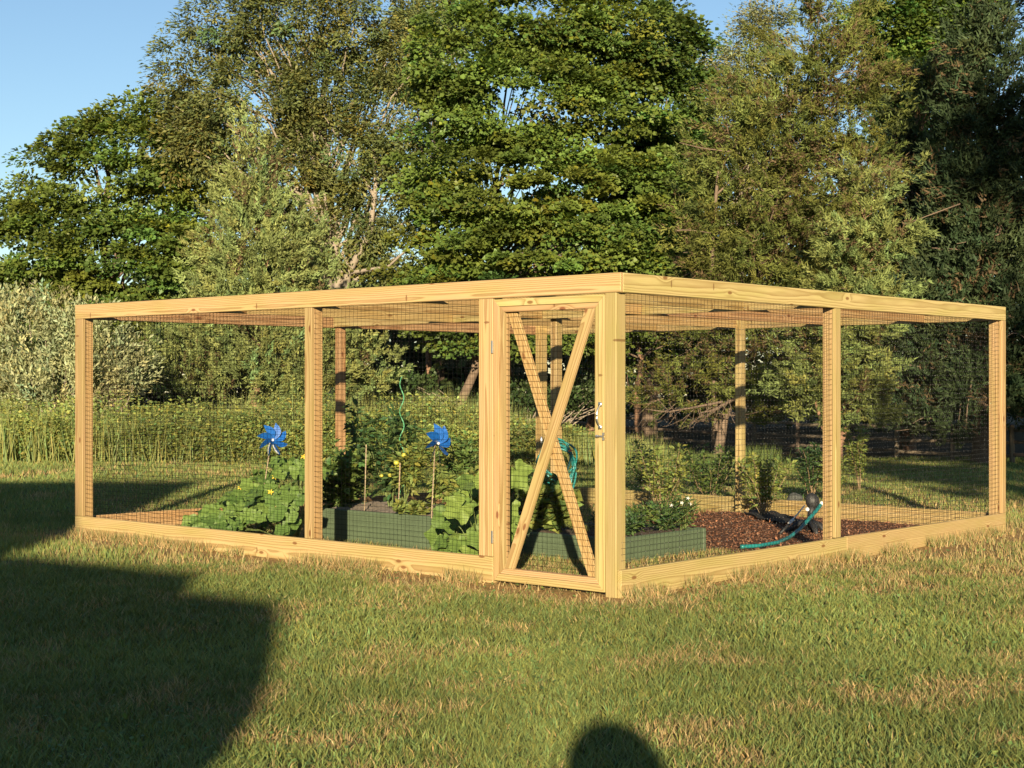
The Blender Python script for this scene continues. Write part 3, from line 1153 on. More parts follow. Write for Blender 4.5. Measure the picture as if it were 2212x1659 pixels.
# ================================================================== PLANTS IN THE ENCLOSURE
def squash_leaf_mesh(name, lobes=5, seed=0):
    """rounded, shallowly lobed, cupped leaf of unit size lying in XY, stalk at the origin, tip towards +X"""
    rg = random.Random(seed)
    V = [(0.18, 0, 0.0)]
    n = 20
    for k in range(n):
        a = -math.pi * 0.93 + 2 * math.pi * 0.93 * k / (n - 1)
        r = 0.50 * (1 + 0.13 * math.cos(lobes * a) + rg.uniform(-.03, .03)) * (1 + 0.10 * math.cos(a))
        x, y = 0.30 + r * math.cos(a), r * math.sin(a) * 1.05
        z = 0.10 - 0.42 * (y * y) + 0.07 * math.sin(5 * a + seed) - 0.22 * max(0, x - 0.3) ** 2 * 2
        V.append((x, y, z))
    m = []
    for k in range(n):                                         # inner ring gives the blade its curve
        x, y, z = V[1 + k]
        m.append((0.18 + (x - 0.18) * 0.5, y * 0.5, z * 0.35 + 0.035 * math.cos(5 * math.atan2(y, x - 0.1))))
    V += m
    Fc = []
    for k in range(n - 1):
        Fc.append((0, n + 1 + k, n + 2 + k))
        Fc.append((n + 1 + k, 1 + k, 2 + k))
        Fc.append((n + 1 + k, 2 + k, n + 2 + k))
    return raw_mesh(name, V, Fc, smooth=True)


def leaf_matrix(p, normal, axis, s):
    N = Vector(normal).normalized()
    X = Vector(axis)
    X = (X - N * X.dot(N)).normalized()
    Yv = N.cross(X)
    mw = Matrix.Identity(4)
    for r in range(3):
        mw[r][0], mw[r][1], mw[r][2], mw[r][3] = X[r] * s, Yv[r] * s, N[r] * s, p[r]
    return mw


def squash(name, label, roots, tips, mats, sizes, seed, cat='squash plant'):
    """tips: list of leaf blade positions (world); each leaf is an object, stalks are one part"""
    rg = random.Random(seed)
    b = empty(name, (roots[0][0], roots[0][1], roots[0][2]), label=label, cat=cat)
    meshes = [squash_leaf_mesh('squash_leaf', 5, seed * 10 + k) for k in range(4)]
    for m in meshes: m.materials.append(M[mats])
    tb = Tubes()
    for p in tips:
        r = min(roots, key=lambda q: (q[0] - p[0]) ** 2 + (q[1] - p[1]) ** 2)
        s = rg.uniform(*sizes)
        out = Vector((p[0] - r[0], p[1] - r[1], 0))
        nrm = Vector((0, -0.62, 0.62)) + out * 0.35 + Vector((rg.uniform(-.7, .7), rg.uniform(-.5, .6), rg.uniform(-.35, .6)))
        ax = Vector((rg.uniform(-1, 1), rg.uniform(-1, 0.2), -0.5)) + out * 0.6
        link('leaf', rg.choice(meshes), b, None, leaf_matrix(p, nrm, ax, s))
        q = (np.array(p) * 0.55 + np.array(r) * 0.45) + np.array([0, 0, 0.05])
        tb.add([r, (np.array(r) * .7 + np.array(q) * .3), q, p], [0.006, 0.005, 0.0045, 0.003], 5)
    link('stem', tb.mesh('stem'), b, M['stem'])
    return b


def flower(parent, p, s, mat):
    bm = bmesh.new()
    for k in range(5):
        a = 2 * math.pi * k / 5
        v = [bm.verts.new((0, 0, 0)), bm.verts.new((s * .45 * math.cos(a - .45), s * .45 * math.sin(a - .45), s * .35)),
             bm.verts.new((s * math.cos(a), s * math.sin(a), s * .3)), bm.verts.new((s * .45 * math.cos(a + .45), s * .45 * math.sin(a + .45), s * .35))]
        bm.faces.new(v)
    o = link('flower', bm_mesh('flower', bm), parent, M[mat], leaf_matrix(p, (random.uniform(-.3, .3), -0.8, 0.6), (1, 0, 0.1), 1.0))
    return o


def u_at(px, v):
    """u of the point at plan offset v that lies in picture column px"""
    k = (px - 1106.0) / F
    q = C0 + VD * v
    return float((q[0] - k * q[1]) / (k * UD[1] - UD[0]))


# sprawling mound left of the mid post
tips, rg = [], random.Random(3)
OUT_X, OUT_Y = [405, 440, 480, 520, 560, 620, 690, 720], [1135, 1108, 1080, 1052, 1015, 985, 1000, 1040]
for k in range(2000):
    if len(tips) >= 165: break
    v = rg.uniform(0.18, 1.40)
    px = rg.uniform(405, 700 if v > 0.8 else 660)
    u = u_at(px, v)
    p = C0 + UD * u + VD * v
    ztop = CAM_Z - (np.interp(px, OUT_X, OUT_Y) - HOR) * p[1] / F
    z = float(ztop * (1.0 - 0.75 * (1 - (v - 0.18) / 1.22) ** 1.4 * rg.uniform(0.6, 1.0)))
    if rg.random() < 0.2: z *= rg.uniform(0.5, 0.9)
    tips.append((p[0], p[1], max(z, 0.08)))
roots = [(*(C0 + UD * u_at(480, 0.8) + VD * 0.8), 0.0), (*(C0 + UD * u_at(560, 0.9) + VD * 0.9), 0.0), (*(C0 + UD * u_at(640, 0.95) + VD * 0.95), 0.0)]
SQ1 = squash('squash_plant', 'sprawling mound of round squash leaves spilling over the grass behind the long baseboard', roots, tips, 'squash', (0.11, 0.21), 5)
for k in range(7):
    p = rg.choice(tips)
    flower(SQ1, (p[0], p[1] - 0.05, p[2] + 0.03), 0.035, 'petal')
# upright big-leaved plant against the hinge post
tips, rg = [], random.Random(9)
for k in range(46):
    v = rg.uniform(0.35, 1.30)
    px = rg.uniform(955, 1120)
    p = C0 + UD * u_at(px, v) + VD * v
    z = rg.uniform(0.08, 0.92) * (0.45 + 0.55 * float(sstep(940, 1030, px)))
    tips.append((p[0], p[1], z))
q1, q2 = C0 + UD * u_at(1040, 0.8) + VD * 0.8, C0 + UD * u_at(990, 0.9) + VD * 0.9
squash('squash_plant', 'tall squash plant with big yellow-green leaves beside the gate hinge post', [(*q1, 0.0), (*q2, 0.0)], tips, 'squash2', (0.17, 0.27), 6)


def bushy(name, label, cat, base, height, spread, n_stem, n_leaf, leaf, colour, stem_mat='stem', group=None, lean=(0, 0), bare=0.15, droop=0.0, stem_r=0.005, seed=1, narrow=0.45, dark=None):
    """a stemmed plant: curved stems from one base, leaves along their upper part"""
    rng = np.random.default_rng(seed)
    b = empty(name, base, label=label, cat=cat, group=group)
    base = np.array(base, dtype=float)
    tb = Tubes()
    LP, LU = [], []
    for s in range(n_stem):
        a = rng.random() * 2 * math.pi
        h = height * (0.6 + 0.4 * rng.random())
        rr = spread * math.sqrt(rng.random())
        top = base + np.array([math.cos(a) * rr + lean[0], math.sin(a) * rr * 0.8 + lean[1], h])
        mid_ = base * 0.5 + top * 0.5 + np.array([*(rng.normal(size=2) * spread * 0.15), 0.04 * h])
        t = np.linspace(0, 1, 7)[:, None]
        pts = (1 - t) ** 2 * base + 2 * t * (1 - t) * mid_ + t ** 2 * top
        pts += rng.normal(size=pts.shape) * 0.006
        pts[0] = base + np.array([*(rng.normal(size=2) * 0.02), -0.02])
        tb.add(pts, np.linspace(stem_r, stem_r * 0.35, 7), 5)
        m = n_leaf // n_stem
        tt = bare + (1.02 - bare) * rng.random(m) ** 0.8
        q = (1 - tt[:, None]) ** 2 * base + 2 * tt[:, None] * (1 - tt[:, None]) * mid_ + tt[:, None] ** 2 * top
        dirs = ball(m, rng)
        dirs[:, 2] = dirs[:, 2] * 0.5 + 0.25 - droop
        off = spread * 0.34 * (0.25 + rng.random((m, 1))) * (1.15 - 0.6 * tt[:, None])
        LP.append(q + unit(dirs) * off * rng.random((m, 1)))
        LU.append(dirs)
    LP, LU = np.vstack(LP), np.vstack(LU)
    LP[:, 2] = np.maximum(LP[:, 2], base[2] + 0.02)
    N = np.array([0, -0.35, 0.9]) + 0.55 * ball(len(LP), rng)
    ln = leaf * (0.6 + 0.8 * rng.random(len(LP)))
    V, T, k = leaf_arrays(LP, LU, N, ln, ln * narrow, 0.2)
    col = np.repeat(vary(colour, len(LP), 0.22, 0.12, rng), k, 0)
    link('foliage', raw_mesh('foliage', V, T, col), b, M['leaf'])
    link('stem', tb.mesh('stem'), b, M[stem_mat])
    return b


GREEN = (0.11, 0.165, 0.042)
DKGREEN = (0.065, 0.115, 0.038)
YGREEN = (0.20, 0.235, 0.06)
# tomatoes and greens in the long bed
def bedp(u, v, z=0.31):
    return (*E(u, v), z)


TOM = 'tomato plants in the long bed'
T1 = bushy('tomato_plant', 'tall leggy tomato plant at the far left mid post', 'tomato plant', bedp(5.0, 2.3), 1.05, 0.42, 9, 1500, 0.085, DKGREEN, group=TOM, seed=21, droop=0.25, stem_r=0.008)
T2 = bushy('tomato_plant', 'staked tomato plant with yellowing green fruit near the long bed middle', 'tomato plant', bedp(4.45, 2.0), 0.82, 0.34, 7, 900, 0.075, YGREEN, group=TOM, seed=22, droop=0.2, stem_r=0.008, bare=0.3)
T3 = bushy('tomato_plant', 'bushy tomato plant behind the spiral stake', 'tomato plant', bedp(3.9, 2.45), 0.78, 0.42, 9, 1300, 0.075, GREEN, group=TOM, seed=23, droop=0.2, stem_r=0.007, bare=0.2)
bushy('pepper_plant', 'yellow-green pepper plant with hanging leaves beside the upright pinwheel', 'pepper plant', bedp(3.45, 1.95), 0.52, 0.36, 9, 1000, 0.095, YGREEN, seed=24, droop=0.55, bare=0.25)
bushy('herb_clump', 'low dark leafy clump at the foot of the upright pinwheel', 'herb', bedp(3.15, 1.62), 0.30, 0.22, 10, 700, 0.05, GREEN, seed=25, bare=0.0)
bushy('herb_clump', 'pale low seedlings on the grey soil of the long bed', 'herb', bedp(3.85, 1.58), 0.10, 0.26, 12, 260, 0.07, YGREEN, seed=26, bare=0.1, narrow=0.7)
bushy('bean_plant', 'leafy bean plant crowding the mid post of the gate side', 'bean plant', bedp(5.2, 1.75), 0.55, 0.40, 9, 1100, 0.085, GREEN, seed=27, bare=0.05, narrow=0.7)
bushy('bean_plant', 'tall airy plant rising behind the leaning pinwheel', 'bean plant', (*E(5.6, 2.2), 0.0), 1.10, 0.5, 10, 1300, 0.075, GREEN, seed=28, bare=0.2, droop=0.2)
bushy('bean_plant', 'leafy vine climbing at the end of the long bed nearest the gate', 'bean plant', bedp(2.75, 2.1, 0.0), 0.85, 0.40, 10, 1200, 0.085, GREEN, seed=29, bare=0.1)
for k in range(9):
    p = E(4.45 + random.uniform(-.15, .15), 1.9 + random.uniform(-.1, .1))
    bm = bmesh.new()
    bmesh.ops.create_icosphere(bm, subdivisions=2, radius=random.uniform(0.018, 0.03))
    bmesh.ops.scale(bm, vec=(1, 1, 0.9), verts=bm.verts)
    place('tomato', bm_mesh('tomato', bm, True), T2, 'tomato', (p[0], p[1], 0.62 + random.uniform(0, 0.30)))
# bed behind the gate
HB = 'herbs in the bed behind the gate'
bushy('herb_clump', 'dark leafy herb in the near corner of the bed behind the gate', 'herb', bedp(1.55, 1.95, 0.215), 0.20, 0.26, 12, 800, 0.055, DKGREEN, group=HB, seed=31, bare=0.0)
bushy('herb_clump', 'spiky green herb in the far end of the bed behind the gate', 'herb', bedp(1.60, 2.70, 0.215), 0.27, 0.30, 14, 800, 0.075, DKGREEN, group=HB, seed=32, bare=0.0, narrow=0.22)
bushy('herb_clump', 'broad leafy green in the middle of the bed behind the gate', 'herb', bedp(1.75, 2.35, 0.215), 0.22, 0.32, 14, 800, 0.065, GREEN, group=HB, seed=33, bare=0.0)
bushy('herb_clump', 'light green cucumber tangle left of the hose post', 'herb', bedp(2.35, 1.90, 0.215), 0.36, 0.26, 10, 420, 0.12, YGREEN, group=HB, seed=34, bare=0.1, narrow=0.85)
WF = bushy('herb_clump', 'small white-flowered herb right of the hose post', 'herb', bedp(1.5, 2.9, 0.215), 0.34, 0.26, 9, 600, 0.05, GREEN, group=HB, seed=35, bare=0.05, narrow=0.3)

for k in range(4):
    p = E(1.5 + random.uniform(-.2, .2), 2.9 + random.uniform(-.2, .2))
    flower(WF, (p[0], p[1], 0.215 + random.uniform(.22, .36)), 0.022, 'petal_w')


def strap_clump(name, label, base, n, ln, col, seed):
    rng = np.random.default_rng(seed)
    b = empty(name, base, label=label, cat='onion')
    base = np.array(base)
    P, V, T, n0 = [], [], [], 0
    for k in range(n):
        a = rng.random() * 2 * math.pi
        d = np.array([math.cos(a), math.sin(a), 0])
        s = np.array([-d[1], d[0], 0])
        L_ = ln * (0.6 + 0.5 * rng.random())
        t = np.linspace(0, 1, 6)
        reach = L_ * (0.35 + 0.4 * rng.random())
        pts = base + d * 0.03 + (d[None] * (reach * t ** 1.3)[:, None]) + np.array([0, 0, 1])[None] * (L_ * (t * 1.25 - 1.0 * t ** 2.4))[:, None]
        wd = 0.009 * (1 - t * 0.85)
        V.append(np.stack([pts - s * wd[:, None], pts + s * wd[:, None]], 1).reshape(-1, 3))
        i = np.arange(5) * 2 + n0
        T += [np.stack([i, i + 1, i + 3], 1), np.stack([i, i + 3, i + 2], 1)]
        n0 += 12
    col = np.repeat(vary(col, n, 0.2, 0.1, rng), 12, 0)
    link('foliage', raw_mesh('foliage', np.vstack(V), np.vstack(T), col), b, M['leaf'])
    return b


strap_clump('onion_clump', 'arching straw-green onion tops just inside the gate bed rim', bedp(1.85, 1.80, 0.20), 60, 0.26, (0.20, 0.20, 0.07), 51)

# fruit bushes in the mulch (plan places from where their stems meet the ground)
BB = 'young fruit bushes in the mulch'
bushes = [
    (1432, 1117, 0.86, 0.42, 13, 850, 'straggly fruit bush with bare forked stems nearest the raised bed', YGREEN, 61),
    (1530, 1097, 0.84, 0.44, 14, 1250, 'full leafy fruit bush left of the lone far post', GREEN, 62),
    (1650, 1122, 0.72, 0.34, 13, 1100, 'low fruit bush with pale shoots right of the lone far post', YGREEN, 63),
    (1752, 1085, 0.80, 0.28, 12, 1200, 'dark shaded fruit bush behind the black sprinkler', DKGREEN, 64),
    (1800, 1086, 0.72, 0.22, 8, 800, 'slim bright fruit bush close left of the right mid post', YGREEN, 65),
    (1858, 1062, 0.98, 0.26, 8, 900, 'tall upright fruit bush just right of the right mid post', YGREEN, 66),
    (1400, 1075, 0.78, 0.42, 12, 700, 'thin fruit bush by the near corner post, furthest into the enclosure', GREEN, 67),
]
for px, py, h, sp, ns, nl, lab, c, sd in bushes:
    d = 5330.0 / (py - HOR)
    x = (px - 1106) * d / F
    bushy('fruit_bush', lab, 'bush', (x, d, 0.02), h, sp, ns, nl, 0.068, c, 'twig', BB, bare=0.25, stem_r=0.007, seed=sd)

# ================================================================== SMALL THINGS IN THE ENCLOSURE
def pinwheel(name, label, top, foot, face, rot, s=0.175):
    """stick from foot to top, a hub on a short axle, eight curled sails"""
    top, foot = Vector(top), Vector(foot)
    b = empty(name, foot, label=label, cat='pinwheel', group='blue pinwheels')
    member('stick', tuple(foot), tuple(top), (0.011, 0.011), (1, 0.3, 0), b, 'stick', 0.003)
    Nf = Vector(face).normalized()
    hub = top + Nf * 0.035 - (top - foot).normalized() * 0.012
    X = Nf.cross(Vector((0, 0, 1))).normalized()
    Zv = X.cross(Nf)
    link('axle', tube_mesh('axle', [tuple(hub - Nf * 0.05), tuple(hub + Nf * 0.012)], [0.004, 0.004], 8), b, M['white'])
    bm = bmesh.new()
    bmesh.ops.create_uvsphere(bm, u_segments=12, v_segments=8, radius=0.014)
    place('hub', bm_mesh('hub', bm, True), b, 'white', hub + Nf * 0.008)
    for k in range(8):
        a = rot + 2 * math.pi * k / 8
        R = X * math.cos(a) + Zv * math.sin(a)
        Sd = -X * math.sin(a) + Zv * math.cos(a)
        cols = []
        n = 7
        for i in range(n):
            t = i / (n - 1)
            r = 0.010 + (s - 0.010) * t
            w = s * 0.36 * math.sin(math.pi * min(1, 0.10 + 0.90 * t)) ** 0.8 * (1 if t < .99 else 0.02)
            row = []
            for j in range(4):
                q = j / 3
                curl = 0.055 * math.sin(math.pi * 0.5 * q) * math.sin(math.pi * (0.15 + 0.8 * t))
                row.append(hub + R * r + Sd * (w * (q - 0.12)) - Nf * (0.012 + 0.0) + Nf * (curl * (0.4 + 0.6 * q)))
            cols.append(row)
        V = [tuple(p) for r_ in cols for p in r_]
        V += [tuple(Vector(p) - Nf * 0.0012) for p in V]
        h = n * 4
        Fc = []
        for i in range(n - 1):
            for j in range(3):
                a0 = i * 4 + j
                Fc.append((a0, a0 + 1, a0 + 5, a0 + 4))
                Fc.append((h + a0, h + a0 + 4, h + a0 + 5, h + a0 + 1))
        o = link('sail', raw_mesh('sail', V, Fc, smooth=True), b, M['blue'])
        # white inside of the curl on the sails that turn their back
        if k in (5, 6):
            V2 = [tuple(Vector(p) + Nf * 0.003) for r_ in cols for p in r_[2:]]
            Fc2 = [(i * 2, i * 2 + 1, i * 2 + 3, i * 2 + 2) for i in range(1, n - 2)]
            link('sail_lining', raw_mesh('sail_lining', V2, Fc2, smooth=True), o, M['white'])
    return b


d1 = 15.55
pinwheel('pinwheel', 'blue pinwheel on a leaning stick above the squash mound', W(586, 948, d1), (*W(570, 1032, d1)[:2] , 0.55), (0.55, -0.8, 0.05), 0.25)
d2 = float(E(3.35, 1.56)[1])
pinwheel('pinwheel', 'blue pinwheel turned sideways on an upright stick in the long raised bed', W(940, 955, d2), (*W(932, 1116, d2)[:2], 0.30), (0.80, -0.60, 0.0), 0.55, 0.20)

# green spiral plant stake
sp0 = np.array([*E(4.05, 2.35), 0.3])
ztop = 1.68
tt = np.linspace(0, 1, 90)
spx = W(868, 815, float(sp0[1]))
pts = np.stack([spx[0] + 0.028 * np.cos(tt * 30) * (1 - 0.3 * tt), sp0[1] + 0.028 * np.sin(tt * 30), 0.3 + (ztop - 0.3) * tt], 1)
SPK = empty('plant_stake', (spx[0], sp0[1], 0.3), label='green spiral wire plant stake rising above the tomatoes', cat='plant stake')
link('spiral_wire', tube_mesh('spiral_wire', pts, 0.006, 6), SPK, M['spiral'])
# plain stakes
for px, py0, py1, dd, lab in ((787, 960, 1085, float(E(4.5, 1.95)[1]), 'thin pale wooden stake tied to the staked tomato'), (860, 1000, 1075, float(E(3.95, 2.1)[1]), 'short grey wooden stake at the back of the long bed')):
    p = W(px, py0, dd)
    s = empty('plant_stake', (p[0], p[1], 0.3), label=lab, cat='plant stake')
    member('stick', (p[0], p[1], 0.25), (p[0] + 0.02, p[1], float(p[2])), (0.011, 0.011), (1, 0.2, 0), s, 'stick', 0.003)

# hose hung on the centre post
HG = empty('garden_hose', (cp[0], cp[1], 0.9), label='coiled teal garden hose hanging on the center post behind the gate', cat='hose')
cam_dir = np.array([-0.05, -1.0])
hrng = np.random.default_rng(4)
tang = np.array([1.0, -0.03])
loops = Tubes()
for k in range(7):
    top_z = 0.98 + 0.03 * hrng.normal()
    half = 0.215 + 0.02 * hrng.normal()
    drop = 0.44 + 0.05 * hrng.normal() + (0.16 if k in (2, 5) else 0)
    dep = -0.075 - 0.012 * k
    t = np.linspace(0, 2 * math.pi, 40)
    x = half * np.sin(t) * (0.85 + 0.15 * np.cos(t))
    z = top_z - drop * (1 - np.cos(t)) / 2
    pts = np.stack([cp[0] + x + 0.01 * hrng.normal(), cp[1] + dep + 0.02 * np.sin(t * 2 + k), z], 1)
    loops.add(pts, 0.0115, 8)
# lower coil round the post
for k in range(3):
    t = np.linspace(0, 2 * math.pi, 36)
    pts = np.stack([cp[0] + 0.02 + (0.15 + 0.01 * k) * np.cos(t), cp[1] - 0.02 + 0.13 * np.sin(t), 0.42 + 0.022 * k + 0.03 * np.cos(t + k) + 0 * t], 1)
    loops.add(pts, 0.0115, 8)
link('hose_coil', loops.mesh('hose_coil'), HG, M['hose'], kind='stuff')
link('hanging_end', tube_mesh('hanging_end', [(cp[0] - .10, cp[1] - .17, 0.58), (cp[0] - .06, cp[1] - .18, 0.5), (cp[0] + .0, cp[1] - .18, 0.40), (cp[0] + .03, cp[1] - .17, 0.30)], 0.008, 7), HG, M['hose'])
clip = box_mesh('clip', 0.06, 0.03, 0.022, 0.005)
place('clip', clip, HG, 'orange', (cp[0] + 0.135, cp[1] - 0.13, 0.895), (1, 0, 0.25), (0, 0, 1))
place('nozzle', lathe_mesh('nozzle', [(0, 0), (0.016, 0), (0.016, 0.03), (0.012, 0.05), (0.006, 0.07), (0, 0.07)], 10), HG, 'steel', (cp[0] - .16, cp[1] - .15, 0.98))
member('peg', (cp[0], cp[1] - 0.04, 1.0), (cp[0], cp[1] - 0.17, 1.01), (0.018, 0.018), (1, 0, 0), HG, 'stick', 0.004)

# hose on the mulch running to a black sprinkler
def on_ground(px, py, z=0.0):
    d = (CAM_Z - z) * F / (py - HOR)
    return np.array([(px - 1106) * d / F, d, z])


sb = on_ground(1760, 1140, 0.03)
dS = 16.5
H2 = empty('garden_hose', (sb[0] - .6, sb[1], 0.02), label='teal garden hose lying on the mulch and rising to the sprinkler', cat='hose')
hp = [on_ground(1600, 1181, 0.06), on_ground(1640, 1179, 0.06), on_ground(1680, 1172, 0.065), W(1706, 1160, 15.6), W(1728, 1143, 15.9), W(1750, 1118, 16.2), W(1766, 1100, 16.4), W(1773, 1090, 16.5)]
hp = np.array(hp)
tq = np.linspace(0, 7, 60)
hp = np.stack([np.interp(tq, np.arange(8), hp[:, c]) for c in range(3)], 1)
link('tube', tube_mesh('tube', hp, 0.020, 10), H2, M['hose'])
place('coupling', lathe_mesh('coupling', [(0, -.02), (0.022, -.02), (0.022, .01), (0.016, .02), (0, .02)], 12), H2, 'white', W(1775, 1087, dS), (1, 0, -0.6), (0.6, 0, 1))
SPR = empty('sprinkler', (sb[0], sb[1], 0), label='black plastic sprinkler with a round hood on splayed feet beside the right mid post', cat='sprinkler')
hd = W(1755, 1083, dS)
bm = bmesh.new()
bmesh.ops.create_uvsphere(bm, u_segments=20, v_segments=12, radius=0.082)
bmesh.ops.scale(bm, vec=(0.9, 0.75, 1.12), verts=bm.verts)
place('hood', bm_mesh('hood', bm, True), SPR, 'black', hd, (1, 0, 0.3), (-.3, 0, 1))
link('neck', tube_mesh('neck', [tuple(hd), (hd[0] - .02, hd[1], hd[2] * .5), (hd[0] - .03, hd[1], 0.02)], [0.05, 0.035, 0.04], 10), SPR, M['black'])
for dx, dy in ((-0.28, -0.10), (0.16, -0.16), (-0.10, 0.20), (0.02, -0.30)):
    link('foot', tube_mesh('foot', [(hd[0] - .03, hd[1], 0.14), (hd[0] - .03 + dx * .6, hd[1] + dy * .6, 0.10), (hd[0] - .03 + dx, hd[1] + dy, 0.025)], [0.038, 0.034, 0.02], 8), SPR, M['black'])
place('knob', lathe_mesh('knob', [(0, -.012), (0.02, -.012), (0.022, .0), (0.015, .012), (0, .012)], 12), SPR, 'white', W(1744, 1100, dS - .08), (1, 0, 0), (0, -1, .5))
VW = empty('watering_wand', tuple(on_ground(1722, 1165, 0.03)), label='grey watering wand with a pale grip lying against the teal hose', cat='watering wand')
w0, w1 = W(1713, 1122, dS - .35), W(1738, 1092, dS - .2)
link('tube', tube_mesh('tube', [tuple(w0), tuple(w1)], 0.008, 8), VW, M['steel'])
link('grip', tube_mesh('grip', [tuple(w0 + (w0 - w1) * .35), tuple(w0)], [0.018, 0.016], 10), VW, M['white'])
link('handle_end', tube_mesh('handle_end', [(w0[0] - .16, w0[1] - .12, 0.05), tuple(w0 + (w0 - w1) * .35)], [0.014, 0.016], 8), VW, M['black'])
RS = empty('metal_stake', tuple(on_ground(1785, 1165)), label='thin rusty metal stake leaning beside the sprinkler', cat='stake')
link('rod', tube_mesh('rod', [tuple(on_ground(1783, 1168, 0.0)), tuple(W(1802, 1135, dS - .3)), tuple(W(1808, 1088, dS - .2))], 0.009, 7), RS, M['rust'])
FBR = empty('weed_fabric', tuple(on_ground(1680, 1125, 0.03)), label='crumpled strip of black weed fabric on the mulch by the lone far post', cat='fabric')
V, Fc = [], []
for i in range(14):
    for j in range(7):
        q = on_ground(1612 + 118 * i / 13 + 6 * math.sin(j), 1108 + 20 * i / 13 + (j - 3) * 3.4 * math.sin(math.pi * (i + 1) / 15), 0.05)
        V.append((q[0], q[1], 0.05 + 0.03 * random.random()))
for i in range(13):
    for j in range(6):
        Fc.append((i * 7 + j, i * 7 + j + 1, (i + 1) * 7 + j + 1, (i + 1) * 7 + j))
link('cloth', raw_mesh('cloth', V, Fc), FBR, M['fabric'])
ROCK = bmesh.new()
bmesh.ops.create_icosphere(ROCK, subdivisions=3, radius=0.095)
for v in ROCK.verts:
    v.co *= 1 + 0.10 * math.sin(v.co.x * 40) * math.cos(v.co.z * 34) + random.uniform(-.02, .02)
bmesh.ops.scale(ROCK, vec=(1.1, 0.8, 0.9), verts=ROCK.verts)
rp_ = on_ground(1718, 1094, 0.0)
rk = place('stone', bm_mesh('stone', ROCK, True), None, plain_mat('grey_stone', (0.075, 0.078, 0.07), 0.85, noise=0.4, nscale=14, bump=0.7), (rp_[0], rp_[1], 0.095))
tag(rk, 'rounded grey stone between two fruit bushes on the mulch', 'stone')

# ================================================================== TREES
def bez(p0, p1, p2, n):
    t = np.linspace(0, 1, n)[:, None]
    return (1 - t) ** 2 * p0 + 2 * t * (1 - t) * p1 + t ** 2 * p2


def lobes_px(rows, d, depth=0.85):
    """(px, py, rx, ry [, dd]) -> ellipsoids in metres at distance d (+ dd)"""
    out = []
    for r in rows:
        dd = d + (r[4] if len(r) > 4 else 0.0)
        c = W(r[0], r[1], dd)
        out.append((c, np.array([r[2] * dd / F, depth * r[2] * dd / F, r[3] * dd / F])))
    return out


def sample_clumps(lobes, n, rng, lo=0.62, front=0.75):
    """clump centres near the outside of a union of ellipsoids, more of them on the side of the open lawn"""
    area = np.array([np.prod(r) ** (2 / 3) for c, r in lobes])
    pick = rng.choice(len(lobes), size=n * 4, p=area / area.sum())
    Cn = np.array([l[0] for l in lobes])[pick]
    Rd = np.array([l[1] for l in lobes])[pick]
    dirs = ball(n * 4, rng)
    flip = (dirs[:, 1] > 0) & (rng.random(n * 4) < front)
    dirs[flip, 1] *= -1
    rad = lo + (1.06 - lo) * rng.random(n * 4) ** 0.55
    P = Cn + dirs * Rd * rad[:, None]
    inside = np.zeros(n * 4)
    for i, (c, r) in enumerate(lobes):
        q = (((P - c) / r) ** 2).sum(1)
        inside = np.maximum(inside, np.where((q < 0.30) & (pick != i), 1, 0))
    ok = (inside == 0) & (P[:, 2] > 0.4)
    return P[ok][:n], dirs[ok][:n]


def tree_empty(name, base, label, cat='tree', group=None):
    return empty(name, base, label=label, cat=cat, group=group)


def wood_skeleton(base, top, r0, targets, rng, bark, parent, nlimb=40, wander=0.3, extra=(), up=0.35):
    """trunk with a taper plus limbs that reach the clumps"""
    tb = Tubes()
    base, top = np.array(base, dtype=float), np.array(top, dtype=float)
    n = 12
    t = np.linspace(0, 1, n)[:, None]
    tr = base + (top - base) * t
    tr[1:-1, :2] += rng.normal(size=(n - 2, 2)) * wander * 0.4
    rad = r0 * (1 - 0.85 * t[:, 0]) * (1 + 0.5 * np.exp(-t[:, 0] * 14))
    tr[0, 2] -= 0.3
    tb.add(tr, rad, 9)
    k = min(nlimb, len(targets))
    for i in rng.choice(len(targets), size=k, replace=False):
        q = targets[i]
        h = np.clip((q[2] - base[2]) / max(1e-3, (top[2] - base[2])) - up * (0.5 + rng.random()), 0.34, 0.92)
        j = h * (n - 1)
        a = tr[int(j)] * (1 - j % 1) + tr[min(n - 1, int(j) + 1)] * (j % 1)
        mid_ = (a + q) / 2 + np.array([0, 0, 0.25 + 0.25 * rng.random()]) * np.linalg.norm(q - a) * 0.3 + rng.normal(size=3) * 0.2
        pts = bez(a, mid_, q, 8)
        pts[1:-1] += rng.normal(size=(6, 3)) * 0.05
        r = r0 * (0.30 - 0.17 * h)
        tb.add(pts, np.linspace(r, r * 0.16, 8), 6)
    for pts, ra, rb in extra:
        pts = np.array(pts)
        tb.add(pts, np.linspace(ra, rb, len(pts)), 7)
    o = link('trunk', tb.mesh('trunk'), parent, M[bark])
    o['kind'] = 'thing'
    return o


